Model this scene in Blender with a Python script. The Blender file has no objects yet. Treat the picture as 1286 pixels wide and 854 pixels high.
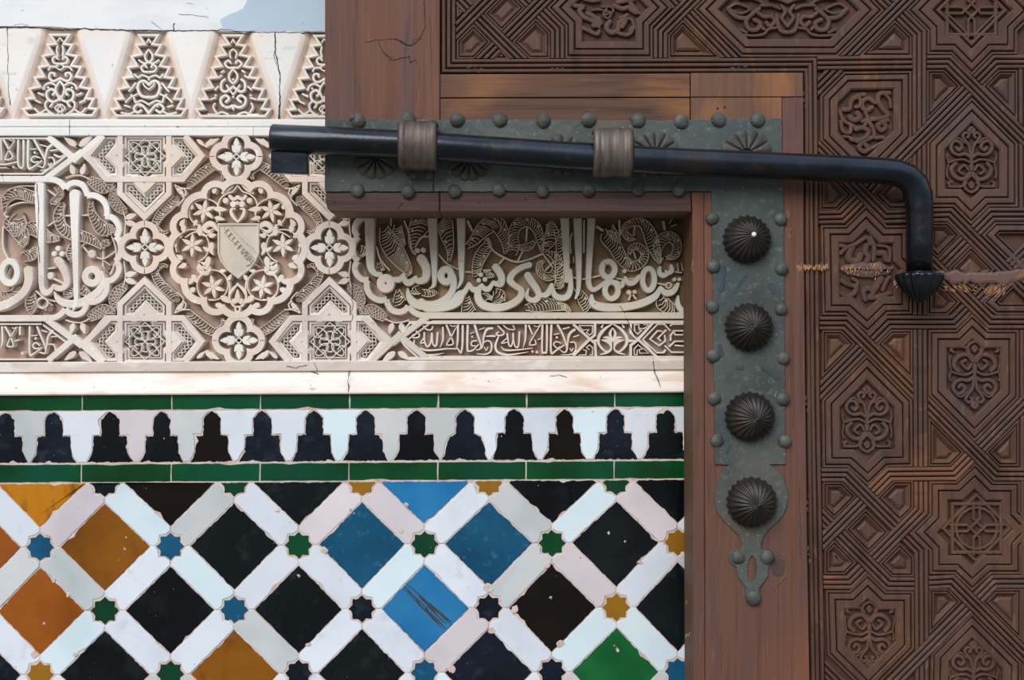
import bpy, math, random
from math import sin, cos, pi, sqrt, atan2
R = random.Random(7)
SC = bpy.context.scene

# ---------------------------------------------------------------- camera, sky, sun, exposure
ZC = 1.30                     # eye height
CAMD = 1.50                   # camera to wall face
cam_d = bpy.data.cameras.new('camera'); cam = bpy.data.objects.new('camera', cam_d)
SC.collection.objects.link(cam); SC.camera = cam
cam.location = (0, -CAMD, ZC); cam.rotation_euler = (pi/2, 0, 0)
cam_d.sensor_width = 36; cam_d.lens = 36*1.5/1.286; cam_d.clip_start = 0.02

wd = bpy.data.worlds.new('courtyard_sky'); SC.world = wd; wd.use_nodes = True
nt = wd.node_tree; nt.nodes.clear()
o_ = nt.nodes.new('ShaderNodeOutputWorld'); bg = nt.nodes.new('ShaderNodeBackground')
tc = nt.nodes.new('ShaderNodeTexCoord'); sx = nt.nodes.new('ShaderNodeSeparateXYZ')
cr = nt.nodes.new('ShaderNodeValToRGB')
nt.links.new(tc.outputs['Generated'], sx.inputs[0])
mr = nt.nodes.new('ShaderNodeMapRange'); mr.inputs[1].default_value = -1; mr.inputs[2].default_value = 1
nt.links.new(sx.outputs['Z'], mr.inputs[0]); nt.links.new(mr.outputs[0], cr.inputs[0])
E = cr.color_ramp.elements
E[0].position = 0.0; E[0].color = (.16, .14, .12, 1)
E[1].position = 1.0; E[1].color = (.74, .86, 1.08, 1)
for p, c in ((.45, (.22, .21, .20, 1)), (.56, (.27, .28, .30, 1)), (.72, (.66, .76, .92, 1))):
    e = E.new(p); e.color = c
nt.links.new(cr.outputs[0], bg.inputs[0]); bg.inputs[1].default_value = 1.15
nt.links.new(bg.outputs[0], o_.inputs[0])

sd = bpy.data.lights.new('soft_daylight', 'SUN'); so = bpy.data.objects.new('soft_daylight', sd)
SC.collection.objects.link(so); sd.energy = 2.55; sd.angle = math.radians(38); sd.color = (1.0, .95, .89)
from mathutils import Vector
so.rotation_euler = Vector((0.38, 0.78, -0.62)).to_track_quat('-Z', 'Y').to_euler()

SC.view_settings.view_transform = 'Standard'; SC.view_settings.look = 'None'
SC.view_settings.gamma = 1; SC.view_settings.use_curve_mapping = False
SC.view_settings.exposure = 0.0

# ---------------------------------------------------------------- materials
def lin(c):
    c = [x/255 for x in c]
    return tuple((x/12.92 if x <= .04045 else ((x+.055)/1.055)**2.4) for x in c) + (1,)

def mat(name, cols, scale=20, rough=.7, stretch=(1,1,1), layers=(), bump=0, bscale=60, bstretch=None,
        metal=0, spec=.5, coat=0, detail=6, rnd=0, rot=None, distort=0.0, rvar=0):
    m = bpy.data.materials.new(name); m.use_nodes = True
    N = m.node_tree.nodes; L = m.node_tree.links; N.clear()
    out = N.new('ShaderNodeOutputMaterial'); b = N.new('ShaderNodeBsdfPrincipled'); L.new(b.outputs[0], out.inputs[0])
    t = N.new('ShaderNodeTexCoord')
    def mapped(st, off=0):
        mp = N.new('ShaderNodeMapping'); mp.inputs['Scale'].default_value = st
        mp.inputs['Location'].default_value = (off, off*.7, off*1.3)
        if rot: mp.inputs['Rotation'].default_value = rot
        L.new(t.outputs['Object'], mp.inputs[0]); return mp.outputs[0]
    def noise(sc, st, off=0, det=detail, dis=distort):
        n = N.new('ShaderNodeTexNoise'); n.inputs['Scale'].default_value = sc; n.inputs['Detail'].default_value = det
        n.inputs['Distortion'].default_value = dis
        L.new(mapped(st, off), n.inputs['Vector']); return n.outputs['Fac']
    n0 = noise(scale, stretch)
    ramp = N.new('ShaderNodeValToRGB'); L.new(n0, ramp.inputs[0]); e = ramp.color_ramp.elements
    k = len(cols); ps = [.3 + .4*i/(k-1) for i in range(k)] if k > 1 else [.5]
    e[0].position = ps[0]; e[0].color = lin(cols[0]); e[1].position = ps[-1]; e[1].color = lin(cols[-1])
    for i in range(1, k-1):
        q = e.new(ps[i]); q.color = lin(cols[i])
    col = ramp.outputs[0]
    for i, (sc, lo, hi, c, amt, st) in enumerate(layers):
        n = noise(sc, st, 3.1*(i+1)); mrn = N.new('ShaderNodeMapRange')
        mrn.inputs[1].default_value = lo; mrn.inputs[2].default_value = hi; mrn.inputs[4].default_value = amt
        L.new(n, mrn.inputs[0]); mx = N.new('ShaderNodeMix'); mx.data_type = 'RGBA'
        L.new(mrn.outputs[0], mx.inputs['Factor']); L.new(col, mx.inputs['A']); mx.inputs['B'].default_value = lin(c)
        col = mx.outputs['Result']
    if rnd:
        oi = N.new('ShaderNodeObjectInfo'); mrn = N.new('ShaderNodeMapRange')
        mrn.inputs[3].default_value = 1-rnd; mrn.inputs[4].default_value = 1+rnd
        L.new(oi.outputs['Random'], mrn.inputs[0]); hs = N.new('ShaderNodeHueSaturation')
        L.new(mrn.outputs[0], hs.inputs['Value']); L.new(col, hs.inputs['Color']); col = hs.outputs[0]
    L.new(col, b.inputs['Base Color'])
    b.inputs['Roughness'].default_value = rough; b.inputs['Metallic'].default_value = metal
    b.inputs['Specular IOR Level'].default_value = spec
    if rvar:
        mrn = N.new('ShaderNodeMapRange'); mrn.inputs[1].default_value = .3; mrn.inputs[2].default_value = .7
        mrn.inputs[3].default_value = rough-rvar; mrn.inputs[4].default_value = rough+rvar
        L.new(noise(scale*.8, stretch, 9), mrn.inputs[0]); L.new(mrn.outputs[0], b.inputs['Roughness'])
    if coat:
        b.inputs['Coat Weight'].default_value = coat; b.inputs['Coat Roughness'].default_value = .08
    if bump:
        bp = N.new('ShaderNodeBump'); bp.inputs['Strength'].default_value = 1; bp.inputs['Distance'].default_value = bump/1000
        L.new(noise(bscale, bstretch or (1,1,1), 5), bp.inputs['Height']); L.new(bp.outputs[0], b.inputs['Normal'])
    return m
I3 = (1,1,1)
MT = {}
MT['stucco'] = mat('carved_stucco', [(205,190,178),(226,216,205),(236,228,218)], 14, .85,
    layers=[(5,.5,.62,(232,206,186),.55,I3),(70,.62,.70,(244,244,240),.6,I3),(110,.66,.72,(170,150,136),.5,I3)], bump=.5, bscale=160)
MT['stucco_pale'] = mat('pale_stucco', [(222,216,206),(236,232,224),(242,238,232)], 14, .85,
    layers=[(6,.52,.66,(230,214,196),.6,I3),(120,.68,.74,(180,172,162),.5,I3)], bump=.4, bscale=160)
MT['stucco_grey'] = mat('weathered_grey_stucco', [(198,190,174),(216,208,194),(224,212,194)], 16, .85,
    layers=[(5,.5,.64,(212,190,166),.5,I3),(18,.56,.68,(184,186,174),.45,I3),(130,.66,.72,(120,112,98),.5,I3)], bump=.5, bscale=170)
MT['letter_grey'] = mat('weathered_calligraphy_stucco', [(200,198,184),(216,214,202),(222,214,196)], 16, .85,
    layers=[(6,.5,.62,(200,178,148),.45,I3),(130,.66,.72,(120,112,98),.5,I3)], bump=.5, bscale=170)
MT['ground'] = mat('pink_ground_with_shade', [(150,126,112),(176,150,134),(194,170,156)], 22, .92,
    layers=[(60,.5,.66,(140,114,96),.5,I3)], bump=.8, bscale=140)  # pink plaster, its colour darkened to carry shade of the recesses
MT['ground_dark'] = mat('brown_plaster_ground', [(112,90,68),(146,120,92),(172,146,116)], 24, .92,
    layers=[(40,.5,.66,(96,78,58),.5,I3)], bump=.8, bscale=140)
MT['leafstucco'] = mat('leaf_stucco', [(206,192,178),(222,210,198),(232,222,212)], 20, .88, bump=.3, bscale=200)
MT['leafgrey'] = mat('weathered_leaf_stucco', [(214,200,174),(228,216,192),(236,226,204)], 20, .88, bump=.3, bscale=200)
MT['recess_shade'] = mat('stucco_recess_shade', [(128,108,94),(150,128,112)], 30, .92)  # darker tone painted in as shade on recess floors and in grooves
MT['recess_shade_dark'] = mat('leaf_groove_shade', [(70,58,44),(92,76,58)], 30, .92)  # shade of the leaf grooves put into a dark colour
MT['peach1'] = mat('peach_stained_plaster', [(224,206,192),(232,216,204)], 12, .9, bump=.4, bscale=120)
MT['peach2'] = mat('pale_peach_plaster', [(232,222,212),(240,232,226)], 12, .9, bump=.4, bscale=120)
MT['white_plaster'] = mat('white_plaster', [(228,232,232),(240,238,234),(244,240,234)], 6, .8,
    layers=[(4,.5,.62,(236,220,204),.6,I3),(40,.64,.72,(198,202,204),.5,(1,1,3)),(150,.70,.74,(120,116,112),.7,I3)], bump=.5, bscale=60)
MT['merlon_ground'] = mat('peach_plaster', [(204,180,162),(218,196,180),(226,208,194)], 12, .9,
    layers=[(50,.6,.7,(196,160,136),.5,I3)], bump=.5, bscale=120)
MT['upper_plaster'] = mat('upper_plaster', [(226,234,242),(234,238,240),(238,238,236)], 5, .75,
    layers=[(9,.52,.66,(216,222,226),.5,(1,1,4)),(90,.70,.75,(150,154,158),.6,(1,1,3))], bump=.4, bscale=50)
MT['blue_plaster'] = mat('blue_grey_plaster', [(176,196,212),(184,202,218),(192,208,220)], 8, .75,
    layers=[(90,.70,.75,(140,150,160),.6,I3)], bump=.4, bscale=50)
MT['cornice'] = mat('cornice_plaster', [(232,216,204),(244,236,226),(248,242,234)], 9, .8, stretch=(1,1,5),
    layers=[(14,.56,.68,(222,190,166),.6,(1,1,5)),(120,.70,.74,(150,112,84),.8,(1,1,1.6)),(30,.68,.74,(190,146,112),.7,(1,1,4))], bump=.8, bscale=60, bstretch=(1,1,3))
MT['ledge'] = mat('ledge_plaster', [(198,182,168),(212,200,188),(220,210,200)], 12, .88, stretch=(1,1,3),
    layers=[(26,.56,.66,(234,228,222),.7,(1,1,2)),(120,.68,.74,(150,128,112),.6,I3)], bump=.8, bscale=90)
MT['dark'] = mat('crack_shadow', [(40,32,26),(56,46,40)], 40, .95)
MT['brown_mark'] = mat('brown_mark', [(54,48,40),(72,66,58)], 60, .7)
MT['grout'] = mat('pink_grout', [(186,166,156),(204,190,182),(216,206,200)], 40, .95, layers=[(90,.55,.65,(176,146,128),.5,I3)], bump=.8, bscale=220)
def tile(name, cols, rough=.16, layers=(), scale=12, bump=.35, bscale=22, stretch=I3, spec=.45, rnd=.06):
    MT[name] = mat(name, cols, scale, rough, layers=list(layers), bump=bump, bscale=bscale, stretch=stretch, spec=spec, rnd=rnd, rvar=.05)
spk = (260,.745,.76,(205,208,212),.8,I3)
tile('white_glaze', [(204,212,222),(216,224,234),(224,230,238)], .3, [(40,.6,.7,(200,196,200),.5,I3),(240,.72,.74,(120,112,110),.7,I3)], spec=.35)
tile('cool_white_glaze', [(202,222,230),(214,232,240),(220,236,240)], .3, [(240,.72,.74,(120,112,110),.7,I3)], spec=.35)
tile('warm_white_glaze', [(200,192,198),(212,204,208),(218,210,214)], .32, [(240,.71,.74,(130,118,112),.7,I3)], spec=.35)
tile('grey_white_glaze', [(176,186,188),(194,200,202),(206,206,206)], .32, [(240,.71,.74,(130,118,112),.7,I3)], spec=.35)
tile('black_glaze', [(5,9,13),(9,14,19),(18,26,30)], .2, [(26,.55,.68,(24,32,36),.6,I3),spk], spec=.28, bump=.9, bscale=55)
tile('navy_glaze', [(6,12,22),(12,20,32),(22,32,44)], .26, [(60,.55,.7,(44,56,70),.5,I3),spk], bump=.7, bscale=90, spec=.3)
tile('brownblack_glaze', [(12,8,8),(20,13,12),(26,18,16)], .2, [spk], spec=.3)
tile('greenblack_glaze', [(5,13,15),(9,18,21),(16,27,29)], .22, [(50,.56,.7,(34,46,46),.5,I3),spk], bump=.6, bscale=60, spec=.3)
tile('teal_blue_glaze', [(10,66,98),(16,80,114),(26,92,126)], .28, [(120,.6,.7,(60,120,150),.4,I3)], bump=.4, bscale=160, spec=.35)
tile('bright_blue_glaze', [(22,100,154),(34,116,170),(50,126,176)], .22, [spk], spec=.4)
tile('brown_glaze', [(112,66,12),(132,80,16),(144,90,22)], .24, [(30,.55,.68,(104,62,20),.6,(1,1,1)),spk], bump=.6, bscale=60, spec=.35)
tile('orange_glaze', [(128,68,16),(148,82,22),(142,76,28)], .24, [(14,.58,.7,(86,50,28),.6,I3),spk], spec=.35)
tile('streaked_amber_glaze', [(184,116,20),(190,122,22),(104,66,16)], .24, [], scale=16, stretch=(3,1,.8), spec=.35)
tile('amber_glaze', [(124,84,18),(142,98,24),(150,106,30)], .26, [], spec=.35)
tile('green_glaze', [(0,48,18),(0,68,30),(4,80,40)], .12, [(7,.48,.66,(0,72,60),.6,I3)], bump=.3, bscale=14, spec=.45, rnd=.16)
tile('bright_green_glaze', [(2,72,34),(14,96,48),(30,112,60)], .2, [spk], spec=.4)
tile('dark_green_glaze', [(2,44,28),(6,58,36),(14,70,44)], .2, [spk], spec=.4)
Z6 = (9,9,.38); X6 = (.38,9,9)
def wood(name, cols, st, lay=(), bump=.5, rough=.62, rot=None, rnd=.07):
    MT[name] = mat(name, cols, 9, rough, stretch=st, layers=list(lay)+[(14,.56,.70,(58,40,34),.5,tuple(s*1.5 for s in st)),(30,.60,.72,(150,112,84),.25,tuple(s*1.2 for s in st))],
        bump=bump, bscale=18, bstretch=st, rnd=rnd, spec=.35, distort=.4, rot=rot)
wood('stile_wood', [(78,52,42),(100,68,55),(88,64,58)], Z6, [(3,.50,.64,(122,74,50),.6,(2,2,1)),(5,.55,.7,(86,66,72),.5,(3,3,.7))])
wood('rail_wood', [(70,48,38),(94,64,48),(84,60,53)], X6, [(4,.50,.64,(144,96,56),.7,(1,2,3)),(5,.55,.7,(70,46,38),.6,(1,3,4))])
wood('purple_rail_wood', [(62,45,44),(80,56,52),(74,58,62)], X6, [(4,.52,.66,(124,74,54),.5,(1,2,3))])
wood('block_wood', [(82,58,46),(106,76,58),(94,70,62)], Z6, [(5,.5,.62,(160,104,60),.6,(3,3,1)),(5,.55,.7,(80,58,54),.6,(4,4,1))])
wood('edge_wood', [(70,46,28),(92,64,40),(80,62,44)], Z6)
wood('carved_wood', [(70,49,39),(88,62,49),(77,59,53)], (4,4,1.2), [(5,.54,.66,(108,72,50),.5,(2,2,1)),(7,.56,.7,(70,64,66),.5,I3)], bump=.35)
wood('carved_wood_across', [(66,48,41),(83,60,51),(75,59,54)], (1.2,4,4), [(5,.56,.66,(130,84,56),.5,(1,2,2)),(7,.56,.7,(70,64,66),.5,I3)], bump=.35)
wood('deep_wood', [(60,40,34),(78,54,44),(70,52,46)], (3,3,2), [(8,.58,.68,(120,74,44),.5,I3)], bump=.3, rough=.75)
wood('raw_wood', [(160,118,80),(206,162,118),(186,142,100)], (3,3,3), [], bump=.3, rough=.8)
wood('worn_wood', [(92,70,66),(106,80,72),(98,78,80)], (1,4,5), [(9,.58,.66,(150,108,70),.6,(2,2,3))], bump=.4, rough=.6)
MT['iron_plate'] = mat('dark_iron_plate', [(60,68,66),(76,84,80),(90,94,88)], 12, .6, metal=.15, spec=.4,
    layers=[(9,.55,.68,(52,70,82),.5,(1,1,1)),(6,.58,.7,(100,86,72),.45,I3),(120,.56,.66,(98,104,100),.6,I3),(14,.56,.7,(46,52,50),.6,I3),(200,.66,.70,(140,144,138),.5,I3)], bump=.7, bscale=110)
MT['blue_smudge'] = mat('blue_smudge', [(52,66,72),(60,74,80)], 60, .6, spec=.3)
MT['dark_knot'] = mat('dark_knot_wood', [(52,44,46),(78,60,54)], 30, .7)
MT['rivet_iron'] = mat('rivet_iron', [(56,60,56),(74,78,74),(92,94,88)], 60, .6, metal=.2, spec=.4, bump=.5, bscale=150, rnd=.12)
MT['boss_iron'] = mat('boss_iron', [(34,30,28),(48,43,39),(62,56,52)], 30, .4, metal=.5, spec=.5, bump=.3, bscale=120, rnd=.1)
MT['shell_iron'] = mat('shell_iron', [(54,57,54),(68,70,66),(82,82,76)], 50, .6, metal=.3, spec=.4, bump=.4, bscale=150)
MT['rod_iron'] = mat('blued_rod_iron', [(20,26,31),(28,37,46),(36,46,56)], 18, .3, metal=.7, coat=.35, spec=.5, stretch=(1,3,3),
    layers=[(60,.58,.7,(70,58,46),.5,I3),(9,.58,.7,(60,44,30),.4,(1,3,3))], bump=.25, bscale=160, rvar=.1)
MT['guide_iron'] = mat('worn_guide_iron', [(66,58,52),(90,80,72),(108,98,90)], 20, .5, metal=.4, spec=.5, stretch=(6,1,1),
    layers=[(30,.56,.66,(60,54,58),.6,(5,1,1))], bump=.3, bscale=100)
# ---------------------------------------------------------------- geometry helpers (coordinates in millimetres of the photographed plane)
class Pl:
    def __init__(s, y): s.y = y; s.s = (CAMD+y)/CAMD
WALL = Pl(0.0); DOOR = Pl(-0.100); CARVE = Pl(-0.099)
def P3(px, py, h, pl):
    if pl is WALL and h < -2: h = -2+(h+2)*1.6
    return ((px-643)/1000*pl.s, pl.y-h/1000, ZC+(427-py)/1000*pl.s)
def area(p): return sum(p[i][0]*p[(i+1)%len(p)][1]-p[(i+1)%len(p)][0]*p[i][1] for i in range(len(p)))/2
def ccw(p): return list(p) if area(p) > 0 else list(p)[::-1]
def inset(p, d):
    n = len(p); out = []
    for i in range(n):
        a, b, c = p[i-1], p[i], p[(i+1) % n]
        e1 = (b[0]-a[0], b[1]-a[1]); e2 = (c[0]-b[0], c[1]-b[1])
        l1 = sqrt(e1[0]**2+e1[1]**2) or 1e-6; l2 = sqrt(e2[0]**2+e2[1]**2) or 1e-6
        n1 = (-e1[1]/l1, e1[0]/l1); n2 = (-e2[1]/l2, e2[0]/l2)
        k = max(1+n1[0]*n2[0]+n1[1]*n2[1], .12)
        out.append((b[0]+d*(n1[0]+n2[0])/k, b[1]+d*(n1[1]+n2[1])/k))
    return out
def smooth(pts, w, n=5, closed=False):
    q = [(p[0], p[1], x) for p, x in zip(pts, w)]; m = len(q); out = []
    if m < 3: return [(a, b) for a, b, _ in q], [x for _, _, x in q]
    rng = range(m if closed else m-1)
    for i in rng:
        g = lambda k: q[k % m] if closed else q[min(max(k, 0), m-1)]
        p0, p1, p2, p3 = g(i-1), g(i), g(i+1), g(i+2)
        for j in range(n):
            t = j/n
            out.append(tuple(.5*((2*p1[k])+(-p0[k]+p2[k])*t+(2*p0[k]-5*p1[k]+4*p2[k]-p3[k])*t*t+(-p0[k]+3*p1[k]-3*p2[k]+p3[k])*t**3) for k in range(3)))
    if not closed: out.append(q[-1])
    return [(a, b) for a, b, _ in out], [max(x, .05) for _, _, x in out]
FLAT = [(-1,0),(-.93,.82),(-.74,1),(.74,1),(.93,.82),(1,0)]
ROUND = [(-1,0),(-.85,.5),(-.45,.88),(0,1),(.45,.88),(.85,.5),(1,0)]
TRI = [(-1,0),(-.35,1),(.35,1),(1,0)]
def ribprof(n=3, lo=-6.0, side=-1.4, hi=0.0):
    pr = []; w = 2.0/n
    for i in range(n):
        u = -1+i*w
        pr += [(u+.02*w, lo), (u+.16*w, side), (u+.34*w, hi), (u+.66*w, hi), (u+.84*w, side), (u+.98*w, lo)]
    return pr
GK = [0]
BODY = {'leafgrey':'recess_shade_dark','leafstucco':'recess_shade','stucco':'ground','stucco_pale':'ground'}
class MB:
    def __init__(s, pl=WALL, src=None): s.pl = pl; s.v = []; s.f = []; s.k = 0; s.mi = []; s.cur = 0; s.src = src; s.xf = None
    def pt(s, x, y, h):
        if s.xf: x, y = s.xf(x, y)
        s.v.append(P3(x, y, h, s.pl)); return len(s.v)-1
    def face(s, f):
        s.f.append(f); s.mi.append(s.cur)
    def nest(s, poly, prof, fill=True, jit=None, cut=None):
        p = ccw(poly); loops = []
        for d, h in prof:
            q = inset(p, d) if d else p
            if jit:
                q = subdiv(q, jit[0], p); q = [(a[0]+j[0], a[1]+j[1]) for a, j in zip(q, jit[1])]
            loops.append([s.pt(x, y, h+(s.tilt(x, y) if hasattr(s, 'tilt') else 0)) for x, y in q])
        n = len(loops[0])
        for a, b in zip(loops, loops[1:]):
            for i in range(n): s.face((a[i], b[i], b[(i+1) % n], a[(i+1) % n]))
        if fill: s.face(tuple(loops[-1][::-1]))
    def stroke(s, pts, w, h0, h1, prof=FLAT, sm=0, closed=False, cap='r', vw=None):
        if vw: pts = [(vw[0]+x/vw[2], vw[1]+y/vw[2]) for x, y in pts]
        if not isinstance(w, (list, tuple)): w = [w]*len(pts)
        w = list(w)
        if vw: w = [x/vw[2] for x in w]
        if len(w) < len(pts): w += [w[-1]]*(len(pts)-len(w))
        if sm: pts, w = smooth(pts, w, sm, closed)
        pts = list(pts); n = len(pts)
        if n < 2: return
        if cap == 'r' and not closed:
            def ex(p, q, ww):
                dx, dy = p[0]-q[0], p[1]-q[1]; l = sqrt(dx*dx+dy*dy) or 1e-6
                return [((p[0]+dx/l*ww*.35*sin(a), p[1]+dy/l*ww*.35*sin(a)), ww*max(cos(a), .06)) for a in (.6, 1.1, pi/2)]
            A = ex(pts[0], pts[1], w[0]); B = ex(pts[-1], pts[-2], w[-1])
            pts = [a for a, _ in A[::-1]]+pts+[b for b, _ in B]; w = [x for _, x in A[::-1]]+w+[x for _, x in B]
            n = len(pts)
        GK[0] += 1; e = (GK[0]*37 % 101)*.006; m = len(prof); idx = []
        for i in range(n):
            if closed: a, c = pts[i-1], pts[(i+1) % n]
            else: a, c = pts[max(i-1, 0)], pts[min(i+1, n-1)]
            b = pts[i]; e1 = (b[0]-a[0], b[1]-a[1]); e2 = (c[0]-b[0], c[1]-b[1])
            l1 = sqrt(e1[0]**2+e1[1]**2); l2 = sqrt(e2[0]**2+e2[1]**2)
            if l1 < 1e-6: e1, l1 = e2, l2 or 1e-6
            if l2 < 1e-6: e2, l2 = e1, l1
            n1 = (-e1[1]/l1, e1[0]/l1); n2 = (-e2[1]/l2, e2[0]/l2)
            k = max(1+n1[0]*n2[0]+n1[1]*n2[1], .5); nx, ny = (n1[0]+n2[0])/k, (n1[1]+n2[1])/k
            r = w[i]/2
            idx.append([s.pt(b[0]+nx*u*r, b[1]+ny*u*r, h0+(h1+e-h0)*t) for u, t in prof])
        for i in range(n if closed else n-1):
            A, B = idx[i], idx[(i+1) % n]
            for j in range(m-1): s.face((A[j], A[j+1], B[j+1], B[j]))
        if not closed and cap == 'f':
            s.face(tuple(idx[0])); s.face(tuple(idx[-1][::-1]))
    def piece(s, sts, prof, w, lift):
        # sts: list of stations (segment index, seg point, seg dir, station point, station dir)
        idx = []
        for P0, D, Q, E in sts:
            nx, ny = -D[1], D[0]; row = []
            for u, h in prof:
                ax, ay = P0[0]+nx*u*w/2, P0[1]+ny*u*w/2
                det = D[0]*E[1]-D[1]*E[0]; t = ((Q[0]-ax)*E[1]-(Q[1]-ay)*E[0])/det
                row.append(s.pt(ax+D[0]*t, ay+D[1]*t, h+lift))
            idx.append(row)
        for i in range(len(idx)-1):
            for j in range(len(prof)-1): s.face((idx[i][j], idx[i][j+1], idx[i+1][j+1], idx[i+1][j]))
        s.face(tuple(idx[0])); s.face(tuple(idx[-1][::-1]))
    def box(s, x0, y0, x1, y1, h0, h1, bev=.6):
        s.nest([(x0,y0),(x1,y0),(x1,y1),(x0,y1)], [(0,h0),(0,h1-bev),(bev,h1)])
    def disc(s, x, y, r, h0, h1, n=14, dome=False, vw=None):
        if vw: x, y, r = vw[0]+x/vw[2], vw[1]+y/vw[2], r/vw[2]
        p = [(x+r*cos(2*pi*i/n), y+r*sin(2*pi*i/n)) for i in range(n)]
        GK[0] += 1; e = (GK[0]*37 % 101)*.006; h1 += e
        if dome: s.nest(p, [(0,h0),(r*.06,h0+(h1-h0)*.4),(r*.3,h0+(h1-h0)*.8),(r*.65,h1)])
        else: s.nest(p, [(0,h0),(r*.06,h0+(h1-h0)*.85),(r*.25,h1)])
    def bud(s, x, y, L, ang, w, h0=-9, h1=-.6, prof=FLAT, tip=.15):
        a = math.radians(ang); dx, dy = cos(a), -sin(a)
        ts = (0, .18, .42, .7, .9, 1); ws = (.25, .85, 1, .68, .3, .04)
        s.stroke([(x+dx*L*t, y+dy*L*t) for t in ts], [w*q for q in ws], h0, h1, prof, cap='n')
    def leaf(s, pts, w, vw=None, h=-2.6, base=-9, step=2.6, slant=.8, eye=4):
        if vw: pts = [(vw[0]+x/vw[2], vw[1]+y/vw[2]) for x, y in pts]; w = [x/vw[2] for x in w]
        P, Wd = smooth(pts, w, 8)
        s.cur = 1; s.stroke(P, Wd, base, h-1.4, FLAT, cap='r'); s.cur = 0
        n = len(P); N = []
        for i in range(n):
            a, c = P[max(i-1, 0)], P[min(i+1, n-1)]; dx, dy = c[0]-a[0], c[1]-a[1]; l = sqrt(dx*dx+dy*dy) or 1e-6
            N.append((-dy/l, dx/l, dx/l, dy/l))
        for sg in (-1, 1):
            s.stroke([(P[i][0]+N[i][0]*sg*Wd[i]*.46, P[i][1]+N[i][1]*sg*Wd[i]*.46) for i in range(n)], 1.5, h-2, h+.3, TRI, cap='n')
        dist = 0; nxt = 1.2; q = 0
        for i in range(1, n-1):
            dist += sqrt((P[i][0]-P[i-1][0])**2+(P[i][1]-P[i-1][1])**2)
            if dist > nxt and Wd[i] > 3.5:
                nxt = dist+step; r = Wd[i]*.44; q += 1
                a = (P[i][0]-N[i][0]*r, P[i][1]-N[i][1]*r); b = (P[i][0]+N[i][0]*r+N[i][2]*r*slant, P[i][1]+N[i][1]*r+N[i][3]*r*slant)
                m = ((a[0]+b[0])/2+N[i][2]*r*.35*(1 if slant < 0 else -1)*-1, (a[1]+b[1])/2+N[i][3]*r*.35)
                s.stroke([a, m, b], [1.3, 1.6, 1.0], h-2, h+.1, TRI, cap='n')
                if eye and q % eye == 0:
                    s.disc(P[i][0]-N[i][0]*r*.55, P[i][1]-N[i][1]*r*.55, min(1.8, r*.3), h-2, h+.4, 6)
    def pine(s, pts, w, h=-1.2, base=-9):
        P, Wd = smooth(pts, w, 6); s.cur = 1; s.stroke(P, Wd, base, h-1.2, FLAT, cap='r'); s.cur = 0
        n = len(P)
        for sg in (-1, 1):
            q = []
            for i in range(n):
                a, c = P[max(i-1, 0)], P[min(i+1, n-1)]; dx, dy = c[0]-a[0], c[1]-a[1]; l = sqrt(dx*dx+dy*dy) or 1e-6
                q.append((P[i][0]-dy/l*sg*Wd[i]*.47, P[i][1]+dx/l*sg*Wd[i]*.47))
            s.stroke(q, 1.2, h-1.5, h+.3, TRI, cap='n')
        for sl in (-1, 1):
            for i in range(2, n-2, 2):
                a, c = P[i-1], P[i+1]; dx, dy = c[0]-a[0], c[1]-a[1]; l = sqrt(dx*dx+dy*dy) or 1e-6; r = Wd[i]*.44
                nx, ny, tx, ty = -dy/l, dx/l, dx/l, dy/l
                s.stroke([(P[i][0]-nx*r-tx*r*sl*.6, P[i][1]-ny*r-ty*r*sl*.6), (P[i][0]+nx*r+tx*r*sl*.6, P[i][1]+ny*r+ty*r*sl*.6)], 1.1, h-1.5, h, TRI, cap='n')
    def build(s, name, m, parent=None, smoothsh=False, label=None, kind=None):
        if not s.v: return None
        me = bpy.data.meshes.new(name); me.from_pydata(s.v, [], s.f)
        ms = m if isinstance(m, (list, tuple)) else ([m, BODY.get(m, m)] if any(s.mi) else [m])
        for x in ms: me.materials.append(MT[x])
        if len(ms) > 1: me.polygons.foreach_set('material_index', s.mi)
        if smoothsh: me.polygons.foreach_set('use_smooth', [True]*len(me.polygons))
        me.validate(); me.update()
        o = bpy.data.objects.new(name, me); SC.collection.objects.link(o)
        if parent: o.parent = parent
        if label: o['label'] = label
        if kind: o['kind'] = kind
        return o
def subdiv(q, ns, base=None):
    out = []
    for i in range(len(q)):
        a, b = q[i], q[(i+1) % len(q)]
        for j in range(ns[i]):
            t = j/ns[i]; out.append((a[0]+(b[0]-a[0])*t, a[1]+(b[1]-a[1])*t))
    return out
def jitter(p, step=4.0, amp=.3, chips=0, rng=R):
    p = ccw(p); ns = []
    for i in range(len(p)):
        a, b = p[i], p[(i+1) % len(p)]; ns.append(max(1, int(sqrt((a[0]-b[0])**2+(a[1]-b[1])**2)/step)))
    base = subdiv(p, ns); cx = sum(x for x, _ in base)/len(base); cy = sum(y for _, y in base)/len(base)
    J = [[rng.gauss(0, amp), rng.gauss(0, amp)] for _ in base]
    for c in range(chips):
        i = rng.randrange(len(base)); d = rng.uniform(1.5, 3.6)
        for k, f in ((-1, .5), (0, 1), (1, .6)):
            j = (i+k) % len(base); dx, dy = cx-base[j][0], cy-base[j][1]; l = sqrt(dx*dx+dy*dy) or 1
            J[j][0] += dx/l*d*f; J[j][1] += dy/l*d*f
    return (ns, [tuple(j) for j in J])
def circ(cx, cy, rx, ry=None, n=20, a0=0, a1=360):
    ry = ry or rx
    return [(cx+rx*cos(math.radians(a0+(a1-a0)*i/n)), cy-ry*sin(math.radians(a0+(a1-a0)*i/n))) for i in range(n if abs(a1-a0) == 360 else n+1)]
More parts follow.
